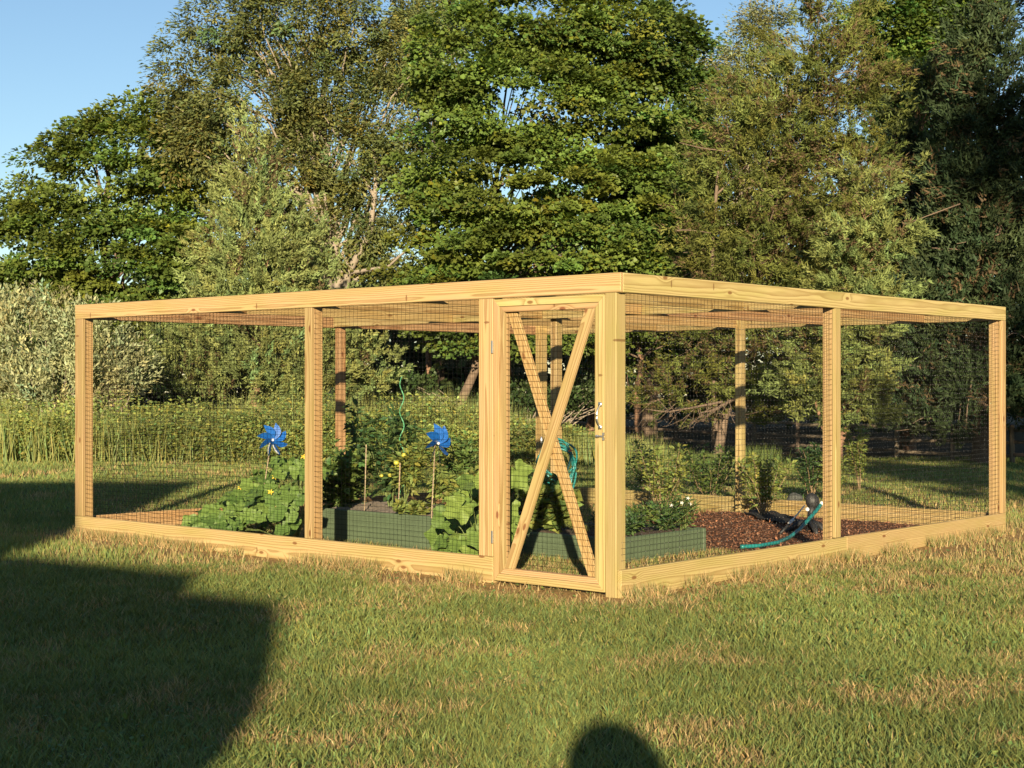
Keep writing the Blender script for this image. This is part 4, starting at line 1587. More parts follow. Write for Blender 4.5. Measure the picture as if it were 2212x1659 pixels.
def broadleaf(name, label, base_px, d, rows, n_clump, per, leaf, narrow, colour, bark='bark', r0=0.3, flat=0.45, clump_r=0.62, seed=1, group='broadleaf trees behind the field', droop=0.25, nlimb=45, trunk_top=None, lo=0.62, extra=(), amt=0.2, hue=0.12, sun_tip=(1.15, 1.1, 0.9)):
    rng = np.random.default_rng(seed)
    bx = W(base_px, 900, d)[0]
    bz = float(gz(bx, d))
    t = tree_empty(name, (bx, d, bz), label, group=group)
    lobes = lobes_px(rows, d)
    Cc, dirs = sample_clumps(lobes, n_clump, rng, lo)
    n = len(Cc)
    cr = clump_r * (0.40 + 1.05 * rng.random(n) ** 1.4)
    idx = np.repeat(np.arange(n), per)
    m = len(idx)
    q = ball(m, rng) * (rng.random((m, 1)) ** 0.45)
    P = Cc[idx] + q * np.stack([cr[idx], cr[idx], cr[idx] * flat], 1)
    # sprays sag towards their rim
    P[:, 2] -= droop * cr[idx] * (q[:, 0] ** 2 + q[:, 1] ** 2)
    outw = dirs[idx]
    U = unit(np.stack([q[:, 0], q[:, 1], q[:, 2] * 0.3], 1)) + 0.6 * outw + 0.5 * ball(m, rng) + np.array([0, 0, -0.35])
    N = np.array([0, -0.45, 0.65]) + 0.40 * outw + 0.55 * ball(m, rng)
    ln = leaf * (0.45 + 1.0 * rng.random(m) ** 1.3)
    V, T, k = leaf_arrays(P, U, N, ln, ln * narrow, 0.18)
    cc = vary(colour, n, amt, hue, rng)[idx] * (1 + 0.14 * rng.normal(size=(m, 1)))
    yel = rng.random(m) < 0.06
    cc[yel] *= np.array([1.5, 1.25, 0.8])
    cc = np.clip(cc, 0.006, 0.6)
    link('crown', raw_mesh('crown', V, T, np.repeat(cc, k, 0)), t, M['leaf'])
    if trunk_top is None:
        zt = max(c[2] for c, r in lobes)
        xt = np.mean([c[0] for c, r in lobes])
        trunk_top = (xt, d, zt)
    wood_skeleton((bx, d, bz), trunk_top, r0, Cc, rng, bark, t, nlimb, extra=extra)
    return t


def conifer_tufts(Cc, dirs, cr, per, rng, ln, wd, colour, brown=0.08, upw=0.5, stretch=(1.0, 0.7)):
    n = len(Cc)
    idx = np.repeat(np.arange(n), per)
    m = len(idx)
    ax = unit(dirs * np.array([1, 1, 0.4]) + np.array([0, 0, upw]) + 0.35 * ball(n, rng))
    # each bough carries a handful of plumes, each plume many fine sprays
    npl = 5
    po = ball(n * npl, rng).reshape(n, npl, 3) * (cr[:, None, None] * stretch[1] * 1.15)
    po += ax[:, None, :] * ((rng.random((n, npl, 1)) - 0.35) * 1.5 * stretch[0] * cr[:, None, None])
    pa = unit((ax[:, None, :] + 0.55 * ball(n * npl, rng).reshape(n, npl, 3)).reshape(-1, 3)).reshape(n, npl, 3)
    pk = rng.integers(0, npl, m)
    t = rng.random(m)
    A = pa[idx, pk]
    P = Cc[idx] + po[idx, pk] + A * (cr[idx] * 1.05 * (t - 0.3))[:, None] + rng.normal(size=(m, 3)) * (cr[idx] * 0.115 * (1.25 - 0.7 * t))[:, None]
    U = A + 0.8 * ball(m, rng)
    S = np.cross(U, ball(m, rng))
    L_ = ln * (0.6 + 0.8 * rng.random(m))
    V, T, k = blade_arrays(P, U, S, L_, wd * (0.7 + 0.6 * rng.random(m)))
    cc = vary(colour, n, 0.16, 0.08, rng)[idx] * (1 + 0.15 * rng.normal(size=(m, 1)))
    b = (rng.random(n) < brown)[idx] & (rng.random(m) < 0.55)
    cc[b] = np.array([0.115, 0.078, 0.04]) * (0.7 + 0.6 * rng.random((b.sum(), 1)))
    return V, T, np.repeat(np.clip(cc, 0.005, 0.5), k, 0)


def conifer(name, label, base_px, d, rows, n_clump, per, colour, ln=0.15, wd=0.05, clump_r=0.42, bark='bark_red', r0=0.2, seed=1, group='cedars and pines round the lawn', brown=0.08, upw=0.5, nlimb=60, trunk_top=None, lo=0.55, extra=(), stretch=(1.0, 0.7), twigs=0):
    rng = np.random.default_rng(seed)
    bx = W(base_px, 900, d)[0]
    bz = float(gz(bx, d))
    t = tree_empty(name, (bx, d, bz), label, group=group)
    lobes = lobes_px(rows, d)
    Cc, dirs = sample_clumps(lobes, n_clump, rng, lo)
    cr = clump_r * (0.55 + 0.8 * rng.random(len(Cc)))
    V, T, col = conifer_tufts(Cc, dirs, cr, per, rng, ln, wd, colour, brown, upw, stretch)
    link('crown', raw_mesh('crown', V, T, col), t, M['needle'])
    if trunk_top is None:
        zt = max(c[2] + r[2] * 0.6 for c, r in lobes)
        xt = np.mean([c[0] for c, r in lobes])
        trunk_top = (xt, d, zt)
    ex = list(extra)
    for k in range(twigs):                       # bare grey twigs among the foliage
        c = Cc[rng.integers(len(Cc))]
        a = c + rng.normal(size=3) * 0.2
        e = a + np.array([rng.normal() * 0.7, -0.3 * rng.random(), rng.normal() * 0.25])
        ex.append((bez(a, (a + e) / 2 + rng.normal(size=3) * 0.15, e, 6), 0.018, 0.006))
    wood_skeleton((bx, d, bz), trunk_top, r0, Cc, rng, bark, t, nlimb, wander=0.15, extra=ex, up=0.15)
    return t


def dead_twigs():
    rg = random.Random(77)
    out = []
    for k in range(34):
        x, y = rg.uniform(1420, 1600), rg.uniform(860, 895)
        dx = rg.uniform(-70, 40)
        z = rg.uniform(36.6, 38.6)
        out.append(([W(x, y, z), W(x + dx * .4, y + rg.uniform(8, 22), z - .1), W(x + dx * .8, y + rg.uniform(18, 38), z - .2), W(x + dx * 1.1, y + rg.uniform(15, 45), z - .2)], 0.009, 0.003))
    out.append(([W(1560, 868, 38), W(1500, 880, 37.6), W(1440, 890, 37.2), W(1395, 884, 37)], 0.035, 0.01))
    out.append(([W(1590, 860, 38.4), W(1540, 886, 37.4), W(1510, 893, 37.2)], 0.045, 0.015))
    return out


def cone_rows(apex, base_y, half, n=9, lean=0.0, dd=0.0):
    """stacked lobes that make an uneven cone, in px"""
    rows = []
    for k in range(n):
        f = (k + 0.35) / n
        y = apex[1] + (base_y - apex[1]) * f
        w = half * (f ** 0.85)
        x = apex[0] + lean * f
        step = (base_y - apex[1]) / n
        j = (k * 37 % 11) / 11 - 0.5
        rows.append((x - 0.42 * w, y + 0.3 * j * step, 0.50 * w + 10, step * 0.75, dd))
        rows.append((x + 0.46 * w, y + step * (0.4 + 0.3 * j), 0.50 * w + 10, step * 0.75, dd))
        rows.append((x + 0.1 * j * w, y + step * 0.15, 0.55 * w + 10, step * 0.8, dd - 0.5))
    return rows


MAPLE = (0.112, 0.155, 0.030)
OAK = (0.128, 0.145, 0.047)
CEDAR = (0.190, 0.222, 0.074)
PINE = (0.120, 0.135, 0.032)

broadleaf('maple_tree', 'dense dark green maple at the far left with a stepped sloping crown', 250, 54,
          [(330, 330, 150, 130), (260, 400, 190, 150), (400, 420, 120, 190), (120, 520, 170, 140), (20, 560, 140, 120), (300, 560, 210, 130), (90, 640, 150, 60), (420, 600, 120, 100), (-60, 600, 100, 140), (330, 690, 190, 60)],
          430, 200, 0.155, 0.88, MAPLE, seed=101, clump_r=0.92, r0=0.35, flat=0.36)
broadleaf('oak_tree', 'tall airy olive green oak with narrow leaves and gaps of sky', 740, 52,
          [(430, 150, 95, 120), (520, 60, 130, 90), (640, 40, 150, 80), (770, 50, 140, 90), (870, 110, 100, 110), (560, 230, 160, 110), (420, 300, 85, 90), (700, 190, 120, 90), (830, 260, 110, 120), (730, 330, 140, 100), (810, 430, 110, 110), (740, 500, 100, 90), (840, 540, 70, 80), (900, 330, 60, 130), (620, 370, 120, 70)],
          760, 140, 0.155, 0.42, OAK, seed=102, clump_r=0.66, r0=0.34, flat=0.75, droop=0.5, nlimb=90, trunk_top=tuple(W(690, 60, 52)), lo=0.5, bark='bark_grey',
          extra=[([W(735, 700, 52), W(752, 590, 51.5), W(800, 500, 51), W(812, 400, 51), W(806, 300, 51)], 0.16, 0.04),
                 ([W(752, 590, 51.5), W(840, 575, 50.5), W(900, 520, 50)], 0.07, 0.02),
                 ([W(740, 600, 52), W(640, 480, 52), W(420, 330, 52), W(370, 260, 52)], 0.13, 0.03),
                 ([W(812, 430, 51), W(770, 360, 51), W(700, 250, 51)], 0.06, 0.02)])
broadleaf('maple_tree', 'broad sunlit maple filling the middle above the enclosure', 1000, 47,
          [(1010, 130, 130, 120), (1160, 60, 150, 90), (1300, 90, 130, 110), (1130, 220, 210, 120), (1300, 260, 150, 130), (960, 330, 90, 120), (1130, 400, 230, 120), (1300, 450, 170, 130), (1000, 500, 130, 110), (1170, 560, 240, 110), (920, 600, 75, 70), (1050, 660, 190, 75), (1290, 640, 170, 90), (1180, 720, 200, 55), (960, 700, 80, 45)],
          640, 250, 0.138, 0.92, MAPLE, seed=103, clump_r=0.84, r0=0.15, flat=0.34, nlimb=70, trunk_top=tuple(W(1100, 150, 47.5)))
broadleaf('maple_tree', 'narrower maple right of the broad one with a pale top', 1400, 49,
          [(1400, 110, 110, 100), (1470, 130, 60, 80), (1440, 240, 90, 120), (1470, 370, 75, 130), (1410, 420, 110, 110), (1420, 560, 120, 110), (1440, 690, 110, 80), (1370, 740, 80, 50)],
          300, 240, 0.142, 0.92, (0.080, 0.130, 0.030), seed=104, clump_r=0.84, r0=0.24, flat=0.42, trunk_top=tuple(W(1420, 200, 49)))
broadleaf('birch_tree', 'pale thin-leaved tree behind, between maple and pine tops', 1600, 66,
          [(1540, 190, 80, 80), (1620, 140, 80, 110), (1490, 120, 45, 45), (1660, 60, 60, 80), (1590, 260, 110, 80)],
          170, 130, 0.17, 0.42, (0.20, 0.215, 0.10), seed=105, clump_r=0.75, r0=0.16, flat=0.9, nlimb=70, lo=0.4, bark='bark_grey', trunk_top=tuple(W(1620, -10, 66)))
broadleaf('poplar_tree', 'pale distant treetop showing between oak and maple', 950, 68,
          [(930, 60, 80, 70), (1000, 40, 60, 60), (890, 140, 60, 80)],
          110, 90, 0.22, 0.6, (0.17, 0.20, 0.08), seed=106, clump_r=0.8, r0=0.16, flat=0.8, nlimb=30, lo=0.4)
broadleaf('maple_tree', 'green maple top behind the pine at the upper right', 1990, 54,
          [(1940, 50, 100, 90), (2030, 90, 90, 130), (1960, 190, 90, 90), (2060, 0, 90, 60)],
          210, 210, 0.155, 0.88, (0.095, 0.15, 0.030), seed=107, clump_r=0.8, r0=0.25, flat=0.45)

conifer('cedar_tree', 'cone-shaped light green cedar before the oak at the left', 560, 43,
        cone_rows((560, 285), 850, 245, 12) + [(800, 800, 60, 60), (760, 740, 60, 50), (700, 690, 60, 50), (640, 790, 170, 70), (430, 800, 120, 70)],
        560, 220, CEDAR, seed=111, clump_r=0.40, ln=0.115, wd=0.042, brown=0.06, upw=0.9, nlimb=50, stretch=(1.0, 0.75), lo=0.7, trunk_top=tuple(W(560, 430, 43)))
conifer('pine_tree', 'large olive brown juniper with layered boughs right of the maples', 1545, 39,
        [(1770, 60, 70, 90), (1760, 130, 110, 120, 2.5), (1700, 260, 130, 120, 2.5), (1620, 420, 120, 120, 2.5), (1700, 560, 170, 120, 2.5), (1800, 170, 120, 70), (1700, 230, 130, 60), (1830, 300, 110, 70), (1650, 330, 140, 60), (1760, 400, 140, 60), (1600, 440, 150, 60), (1720, 500, 150, 55), (1560, 540, 130, 50), (1660, 590, 170, 50), (1800, 590, 90, 50), (1580, 660, 140, 50), (1690, 690, 130, 50), (1520, 740, 110, 45), (1620, 780, 120, 50), (1500, 830, 110, 45), (1600, 870, 90, 40), (1450, 860, 60, 30), (1690, 820, 70, 60)],
        740, 220, PINE, seed=112, clump_r=0.46, ln=0.12, wd=0.036, brown=0.25, upw=0.18, nlimb=110, twigs=70, trunk_top=tuple(W(1770, 40, 39.5)), r0=0.11, stretch=(1.5, 0.5), bark='bark',
        extra=[([W(1545, 930, 39), W(1540, 700, 38.8), W(1538, 560, 38.6), W(1546, 430, 38.4), W(1552, 370, 38.4)], 0.08, 0.035),
               ([W(1552, 380, 38.4), W(1575, 330, 38.5), W(1600, 300, 38.6)], 0.035, 0.015),
               ([W(1548, 420, 38.4), W(1590, 380, 38.5), W(1640, 330, 38.6)], 0.03, 0.012)]
        + dead_twigs())
conifer('cedar_tree', 'bright light green cedar with tiered sprays and leaning stems behind the right mid post', 1812, 33,
        [(1880, 400, 60, 35), (1890, 520, 80, 35), (1840, 560, 70, 30), (1850, 640, 90, 35), (1800, 710, 100, 35), (1770, 770, 80, 40), (1750, 840, 80, 35), (1840, 830, 60, 50), (1790, 890, 70, 28), (1870, 880, 45, 40)],
        270, 210, (0.160, 0.192, 0.060), seed=113, clump_r=0.30, ln=0.11, wd=0.032, brown=0.07, upw=0.35, nlimb=40, r0=0.07, stretch=(1.5, 0.4), trunk_top=tuple(W(1868, 440, 33)),
        extra=[([W(1806, 1000, 33), W(1792, 960, 32.8), W(1776, 920, 32.8), W(1760, 860, 32.8)], 0.06, 0.03), ([W(1806, 1000, 33), W(1798, 950, 32.9), W(1790, 910, 32.9), W(1800, 840, 32.9)], 0.06, 0.03)])
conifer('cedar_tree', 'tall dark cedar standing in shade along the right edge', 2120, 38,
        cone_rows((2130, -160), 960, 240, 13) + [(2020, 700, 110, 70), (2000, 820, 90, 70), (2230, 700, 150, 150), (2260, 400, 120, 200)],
        760, 120, (0.045, 0.068, 0.028), seed=114, clump_r=0.46, ln=0.15, wd=0.05, brown=0.12, upw=0.6, nlimb=60, twigs=40, r0=0.2, bark='bark')  # needle colour lowered to deepen the shade on this tree
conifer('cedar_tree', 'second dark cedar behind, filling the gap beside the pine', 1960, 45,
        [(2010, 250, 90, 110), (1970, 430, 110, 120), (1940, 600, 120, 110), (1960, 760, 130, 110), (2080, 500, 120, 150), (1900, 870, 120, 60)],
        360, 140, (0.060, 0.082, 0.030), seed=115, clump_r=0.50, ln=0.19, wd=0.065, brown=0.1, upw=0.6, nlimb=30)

# lit lone trunks under the maple canopy
for px, dd, y0, r, lab in ((926, 50, 905, 0.13, 'slim trunk with one sunlit reddish stretch under the maple canopy'), (1098, 51, 905, 0.16, 'dark trunk under the maple canopy next to the gate hinge post'), (1268, 52, 910, 0.2, 'leaning dark trunk seen through the gate'), (1380, 47, 915, 0.11, 'short sunlit trunk seen just right of the near corner post')):
    b = W(px, y0, dd)
    bz = float(gz(b[0], dd))
    rng = np.random.default_rng(px)
    t = empty('bare_trunk', (b[0], dd, bz), label=lab, cat='tree trunk', group='trunks under the maple canopy')
    tb = Tubes()
    h = 4.4
    pts = np.array([(b[0] + 0.05 * rng.normal() + (0.05 if px == 1268 else 0) * k, dd + 0.05 * rng.normal(), bz - 0.2 + h * k / 9) for k in range(10)])
    tb.add(pts, np.linspace(r, r * 0.6, 10), 9)
    link('trunk', tb.mesh('trunk'), t, M['bark_red'])
    tw = Tubes()
    for k in range(7):
        j = rng.integers(4, 9)
        a = pts[j]
        e = a + np.array([rng.normal() * 0.8, rng.normal() * 0.4, 0.5 + 0.4 * rng.random()])
        tw.add(bez(a, (a + e) / 2 + rng.normal(size=3) * 0.15, e, 6), np.linspace(r * 0.3, 0.012, 6), 6)
    link('branch', tw.mesh('branch'), t, M['bark'], kind='stuff')

# silvery shrub at the left edge of the field
def shrub(name, label, d, rows, n_clump, per, colour, leaf, narrow, seed, cat='shrub'):
    rng = np.random.default_rng(seed)
    lobes = lobes_px(rows, d)
    c0 = np.mean([c for c, r in lobes], 0)
    bz = float(gz(c0[0], d))
    t = empty(name, (c0[0], d, bz), label=label, cat=cat)
    Cc, dirs = sample_clumps(lobes, n_clump, rng, 0.6)
    m = len(Cc) * per
    idx = np.repeat(np.arange(len(Cc)), per)
    ax = unit(dirs + np.array([0, -0.1, 1.0]) + 0.3 * ball(len(Cc), rng))[idx]
    tt = rng.random(m)
    P = Cc[idx] + ax * (0.55 * (tt - 0.4))[:, None] + 0.10 * rng.normal(size=(m, 3))
    U = ax + 0.8 * ball(m, rng)
    N = np.array([0, -0.5, 0.5]) + ball(m, rng) * 0.8
    ln = leaf * (0.6 + 0.8 * rng.random(m))
    V, T, k = leaf_arrays(P, U, N, ln, ln * narrow, 0.15)
    cc = vary(colour, len(Cc), 0.18, 0.08, rng)[idx] * (1 + 0.2 * rng.normal(size=(m, 1)))
    link('crown', raw_mesh('crown', V, T, np.repeat(np.clip(cc, .01, .6), k, 0)), t, M['leaf'])
    tb = Tubes()
    for i in rng.choice(len(Cc), size=min(60, len(Cc)), replace=False):
        b = np.array([c0[0] + rng.normal() * 0.5, d, bz - 0.1])
        tb.add(bez(b, (b + Cc[i]) / 2 + rng.normal(size=3) * 0.3, Cc[i], 7), np.linspace(0.04, 0.008, 7), 5)
    link('trunk', tb.mesh('trunk'), t, M['bark_grey'])
    return t


shrub('silver_shrub', 'pale silvery green shrub at the left edge of the field', 38,
      [(60, 740, 110, 90), (190, 760, 90, 90), (-40, 730, 100, 110), (115, 690, 45, 60), (250, 800, 70, 70), (130, 830, 160, 50), (20, 830, 120, 50)],
      520, 60, (0.30, 0.315, 0.165), 0.115, 0.36, 121)
shrub('young_shrub', 'dark green undergrowth shrub in the shade below the maple', 49,
      [(1150, 860, 70, 30), (1230, 850, 60, 35), (1060, 870, 60, 25), (880, 850, 60, 35), (1330, 860, 50, 30)], 150, 50, (0.06, 0.095, 0.03), 0.15, 0.6, 122)

# far wood that reads as one mass
def far_wood():
    rng = np.random.default_rng(131)
    n = 1700
    x = rng.uniform(-34, 34, n)
    y = rng.uniform(66, 78, n)
    hmax = 8.0 + 2.0 * np.sin(x * 0.4) + 1.5 * np.sin(x * 1.1 + 1)
    hmax = np.where(x < -8, hmax * 0.75, hmax) + 4.0 * sstep(6, 12, x)
    z = hmax * rng.random(n) ** 0.8
    per = 45
    idx = np.repeat(np.arange(n), per)
    m = len(idx)
    P = np.stack([x, y, z], 1)[idx] + ball(m, rng) * (rng.random((m, 1)) ** .5) * np.array([1.3, 1.0, 0.9])
    P[:, 2] = np.maximum(P[:, 2], 0.1)
    ln = 0.42 * (0.6 + 0.8 * rng.random(m))
    V, T, k = leaf_arrays(P, ball(m, rng), np.array([0, -.5, .5]) + ball(m, rng), ln, ln * .7, .1)
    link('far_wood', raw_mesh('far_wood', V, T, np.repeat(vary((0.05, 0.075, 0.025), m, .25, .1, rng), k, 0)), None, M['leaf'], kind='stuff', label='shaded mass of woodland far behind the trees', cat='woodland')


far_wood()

# ================================================================== MEADOW AND LAWN
def meadow():
    rng = np.random.default_rng(141)
    Vs, Ts, Cs, n0 = [], [], [], 0
    # upright blades and stems
    n = 30000
    x = rng.uniform(-16, 3.4, n)
    y = 31.2 + 9.5 * rng.random(n) ** 1.5
    front = 31.2 + 1.1 * (vnoise(np.stack([x * .35, x * 0, x * 0], 1), 5) - .5) + np.clip((x - 0.2) * 1.6, 0, 6)
    keep = (y > front + 0.7) | (rng.random(len(x)) < 0.35)
    x, y = x[keep], y[keep]
    n = len(x)
    hh = (0.75 + 0.75 * vnoise(np.stack([x * .6, y * .6, x * 0], 1), 6)) * (0.7 + 0.5 * rng.random(n))
    hh *= 1 - 0.45 * sstep(-1.5, 2.5, x)
    base = np.stack([x, y, gz(x, y)], 1)
    dirn = np.stack([rng.normal(size=n) * .18, rng.normal(size=n) * .18, np.ones(n)], 1)
    V, T, k = blade_arrays(base, dirn, np.stack([np.ones(n), 0.4 * rng.normal(size=n), np.zeros(n)], 1), hh, 0.012 + 0.012 * rng.random(n))
    Vs.append(V); Ts.append(T + n0); n0 += len(V)
    Cs.append(np.repeat(vary((0.20, 0.22, 0.065), n, .2, .15, rng), k, 0))
    # leafy weeds, thick along the front edge
    m = 90000
    x = -16 + 18.2 * rng.random(m) ** 1.15
    fr = 31.2 + 1.1 * (vnoise(np.stack([x * .35, x * 0, x * 0], 1), 5) - .5) + np.clip((x - 0.2) * 1.6, 0, 6)
    y = fr - 0.25 + 4.0 * rng.random(m) ** 2.4
    top = 1.25 * (0.45 + 0.75 * vnoise(np.stack([x * 1.5, y * 1.5, x * 0], 1), 8)) * (0.75 + 0.25 * sstep(0, 1.0, y - fr)) * (1 - 0.4 * sstep(-1.5, 2.5, x))
    z = gz(x, y) + top * rng.random(m) ** 0.75
    P = np.stack([x, y, z], 1)
    ln = 0.080 * (0.5 + rng.random(m))
    V, T, k = leaf_arrays(P, ball(m, rng) * np.array([1, 1, .6]), np.array([0, -.45, .6]) + .7 * ball(m, rng), ln, ln * .5, .2)
    Vs.append(V); Ts.append(T + n0); n0 += len(V)
    patch = vnoise(np.stack([x * .8, y * .8, z * 1.5], 1), 9)[:, None]
    c = vary((0.185, 0.215, 0.055), m, .25, .15, rng) * (0.55 + 0.9 * patch)
    Cs.append(np.repeat(np.clip(c, .01, .5), k, 0))
    # small pale flower heads
    f = 130
    x = rng.uniform(-13, -1, f)
    y = 31.6 + 2.5 * rng.random(f)
    P = np.stack([x, y, 0.45 + 0.75 * rng.random(f)], 1)
    V, T, k = leaf_arrays(P, ball(f, rng), ball(f, rng) + np.array([0, -1, .5]), 0.05 + .03 * rng.random(f), np.full(f, .05), 0)
    Vs.append(V); Ts.append(T + n0); n0 += len(V)
    Cs.append(np.repeat(vary((0.55, 0.50, 0.18), f, .15, .1, rng), k, 0))
    me = raw_mesh('meadow_grass', np.vstack(Vs), np.vstack(Ts), np.vstack(Cs))
    link('meadow_grass', me, None, M['grass'], kind='stuff', label='tall yellow-green field grass and weeds behind the enclosure', cat='meadow')
    # one tall seed stalk
    p = W(632, 815, 32)
    s = empty('tall_weed', (p[0], 32, 0), label='single tall seed stalk standing above the field grass', cat='weed')
    link('stem', tube_mesh('stem', [(p[0], 32, 0), (p[0], 32, p[2] - .4), (p[0], 32, p[2])], [.015, .012, .008], 6), s, M['stem'])
    V, T, k = leaf_arrays(np.array([[p[0], 32, p[2] - .4 * rng.random()] for _ in range(70)]), ball(70, rng) + np.array([0, 0, .8]), ball(70, rng), np.full(70, .07), np.full(70, .03))
    link('seed_head', raw_mesh('seed_head', V, T, np.repeat(vary((0.25, .27, .08), 70, .2, .1, rng), k, 0)), s, M['leaf'])


meadow()


def lawn():
    rng = np.random.default_rng(151)
    Vs, Ts, Cs, n0 = [], [], [], 0

    def blades(y0, y1, dens, ln, wd, segs, margin, seed):
        nonlocal n0
        area_w = 0.35 * y1 + margin
        n = int(dens * (y1 - y0) * 2 * area_w)
        x = rng.uniform(-area_w, area_w, n)
        y = rng.uniform(y0, y1, n)
        keep = np.abs(x) < 0.35 * y + margin
        uv = uv_of(x, y)
        u, v = uv[:, 0], uv[:, 1]
        inmulch = (u > 0.66) & (u < 3.9) & (v > 3.18) & (v < 6.75)
        inb = ((u > B1[0]) & (u < B1[1]) & (v > B1[2]) & (v < B1[3])) | ((u > B2[0]) & (u < B2[1]) & (v > B2[2]) & (v < B2[3]))
        onboard = (np.abs(u) < 0.06) & (v > -.02) & (v < VL) | (np.abs(v) < 0.06) & (u > -.02) & (u < UL)
        dry = dryness(x, y)
        bare = (dry > 0.6) & (rng.random(n) < (dry - 0.6) * 2.2)
        keep &= ~inmulch & ~inb & ~onboard & ~bare & ~((y > 31.6) & (x < 0.5))
        x, y, u, v, dry = x[keep], y[keep], u[keep], v[keep], dry[keep]
        n = len(x)
        clump = vnoise(np.stack([x * 7, y * 7, x * 0], 1), seed)
        L_ = ln * (0.55 + 0.7 * rng.random(n)) * (0.7 + 0.6 * clump)
        inside = (u > 0) & (u < UL) & (v > 0) & (v < VL)
        L_ *= np.where(inside, 0.8, 1.0)
        az = rng.random(n) * 2 * math.pi
        lean = 0.35 + 0.45 * rng.random(n)
        D = np.stack([np.cos(az) * lean, np.sin(az) * lean, np.ones(n)], 1)
        S = np.stack([-np.sin(az), np.cos(az), 0 * az], 1) + 0.5 * rng.normal(size=(n, 3)) * np.array([1, 1, 0])
        S = unit(S)
        D = unit(D)
        P = np.stack([x, y, gz(x, y) - 0.004], 1)
        w = wd * (0.6 + 0.8 * rng.random(n))
        big = vnoise(np.stack([x * .9, y * .9, x * 0], 1), seed + 4)
        g = vary((0.200, 0.235, 0.070), n, 0.20, 0.14, rng) * (0.82 + 0.36 * big)[:, None]
        s = vary((0.40, 0.29, 0.135), n, 0.20, 0.06, rng)
        isdry = rng.random(n) < np.clip(dry * 0.85 + 0.02, 0, 0.93)
        c = np.where(isdry[:, None], s, g)
        if segs == 2:
            m_ = P + D * (L_ * 0.55)[:, None]
            bend = np.stack([np.cos(az), np.sin(az), -0.35 + 0 * az], 1) * (L_ * 0.22)[:, None]
            tip = P + D * L_[:, None] + bend
            V = np.stack([P - S * w[:, None] * .5, P + S * w[:, None] * .5, m_ - S * w[:, None] * .4, m_ + S * w[:, None] * .4, tip], 1).reshape(-1, 3)
            k = 5
            b = np.arange(n)[:, None] * 5
            T = np.concatenate([b + [[0, 1, 3]], b + [[0, 3, 2]], b + [[2, 3, 4]]], 1).reshape(-1, 3)
        else:
            V, T, k = blade_arrays(P, D, S, L_, w)
        Vs.append(V); Ts.append(T + n0); n0 += len(V)
        Cs.append(np.repeat(np.clip(c, .01, .6), k, 0))

    blades(5.6, 9.2, 5200, 0.068, 0.0052, 2, 0.7, 3)
    blades(9.2, 13.5, 3000, 0.070, 0.0066, 2, 0.7, 3)
    blades(13.5, 19.0, 1500, 0.072, 0.0095, 1, 0.9, 3)
    blades(19.0, 26.0, 700, 0.075, 0.014, 1, 0.9, 3)
    blades(26.0, 42.0, 300, 0.09, 0.022, 1, 0.9, 3)
    # clover and broad weed leaves low in the turf
    n = 9000
    y = 5.8 + 9 * rng.random(n); x = rng.uniform(-1, 1, n) * (0.35 * y + 0.5)
    cl = vnoise(np.stack([x * 1.1, y * 1.1, x * 0], 1), 61) > 0.60
    uvc = uv_of(x, y)
    cl &= (uvc[:, 0] < -0.1) | (uvc[:, 1] < -0.1)
    x, y = x[cl], y[cl]; n = len(x)
    P = np.stack([x, y, gz(x, y) + 0.02 + 0.02 * rng.random(n)], 1)
    V, T, k = leaf_arrays(P, ball(n, rng) * np.array([1, 1, .3]), np.array([0, -.2, 1.0]) + .5 * ball(n, rng), .018 + .022 * rng.random(n), .014 + .014 * rng.random(n), .1)
    Vs.append(V); Ts.append(T + n0); n0 += len(V)
    Cs.append(np.repeat(vary((0.12, .19, .055), n, .2, .1, rng), k, 0))
    # long tufts the mower missed along the boards
    n = 9000
    t = rng.random(n)
    side0 = rng.random(n) < 0.5
    off = -0.05 - 0.16 * rng.random(n) ** 1.6
    q0 = C0[None] + UD[None] * (t * UL)[:, None] + VD[None] * off[:, None]
    q1 = C0[None] + VD[None] * (t * VL)[:, None] + UD[None] * off[:, None]
    q = np.where(side0[:, None], q0, q1)
    gate_ = side0 & (t * UL < 1.35)
    kp = (vnoise(np.stack([q[:, 0] * 3, q[:, 1] * 3, q[:, 0] * 0], 1), 63) > 0.42) & ~gate_
    q = q[kp]; n = len(q)
    P = np.stack([q[:, 0], q[:, 1], gz(q[:, 0], q[:, 1]) - .005], 1)
    V, T, k = blade_arrays(P, np.stack([rng.normal(size=n) * .5, rng.normal(size=n) * .5, np.ones(n)], 1), np.stack([np.ones(n), rng.normal(size=n), 0 * q[:, 0]], 1), .06 + .09 * rng.random(n), .006 + .004 * rng.random(n))
    Vs.append(V); Ts.append(T + n0); n0 += len(V)
    Cs.append(np.repeat(np.where(rng.random((n, 1)) < .55, vary((0.42, .29, .14), n, .2, .06, rng), vary((0.19, .20, .07), n, .2, .1, rng)), k, 0))
    # a tussocky bank to the right of the field
    n = 5000
    x = rng.uniform(1.8, 6.0, n); y = rng.uniform(33, 40, n)
    P = np.stack([x, y, gz(x, y)], 1)
    V, T, k = blade_arrays(P, np.stack([rng.normal(size=n) * .3, rng.normal(size=n) * .3, np.ones(n)], 1), np.stack([np.ones(n), rng.normal(size=n), 0 * x], 1), (0.15 + 0.5 * vnoise(np.stack([x, y, x * 0], 1), 3)) * (.6 + .5 * rng.random(n)), .025 + 0 * x)
    Vs.append(V); Ts.append(T + n0); n0 += len(V)
    Cs.append(np.repeat(vary((0.12, .16, .045), n, .2, .12, rng), k, 0))
    V, T, C = np.vstack(Vs), np.vstack(Ts), np.vstack(Cs)
    print('lawn tris', len(T))
    link('lawn_grass', raw_mesh('lawn_grass', V, T, C), None, M['grass'], kind='stuff', label='mown lawn grass with dry straw patches', cat='grass')


lawn()

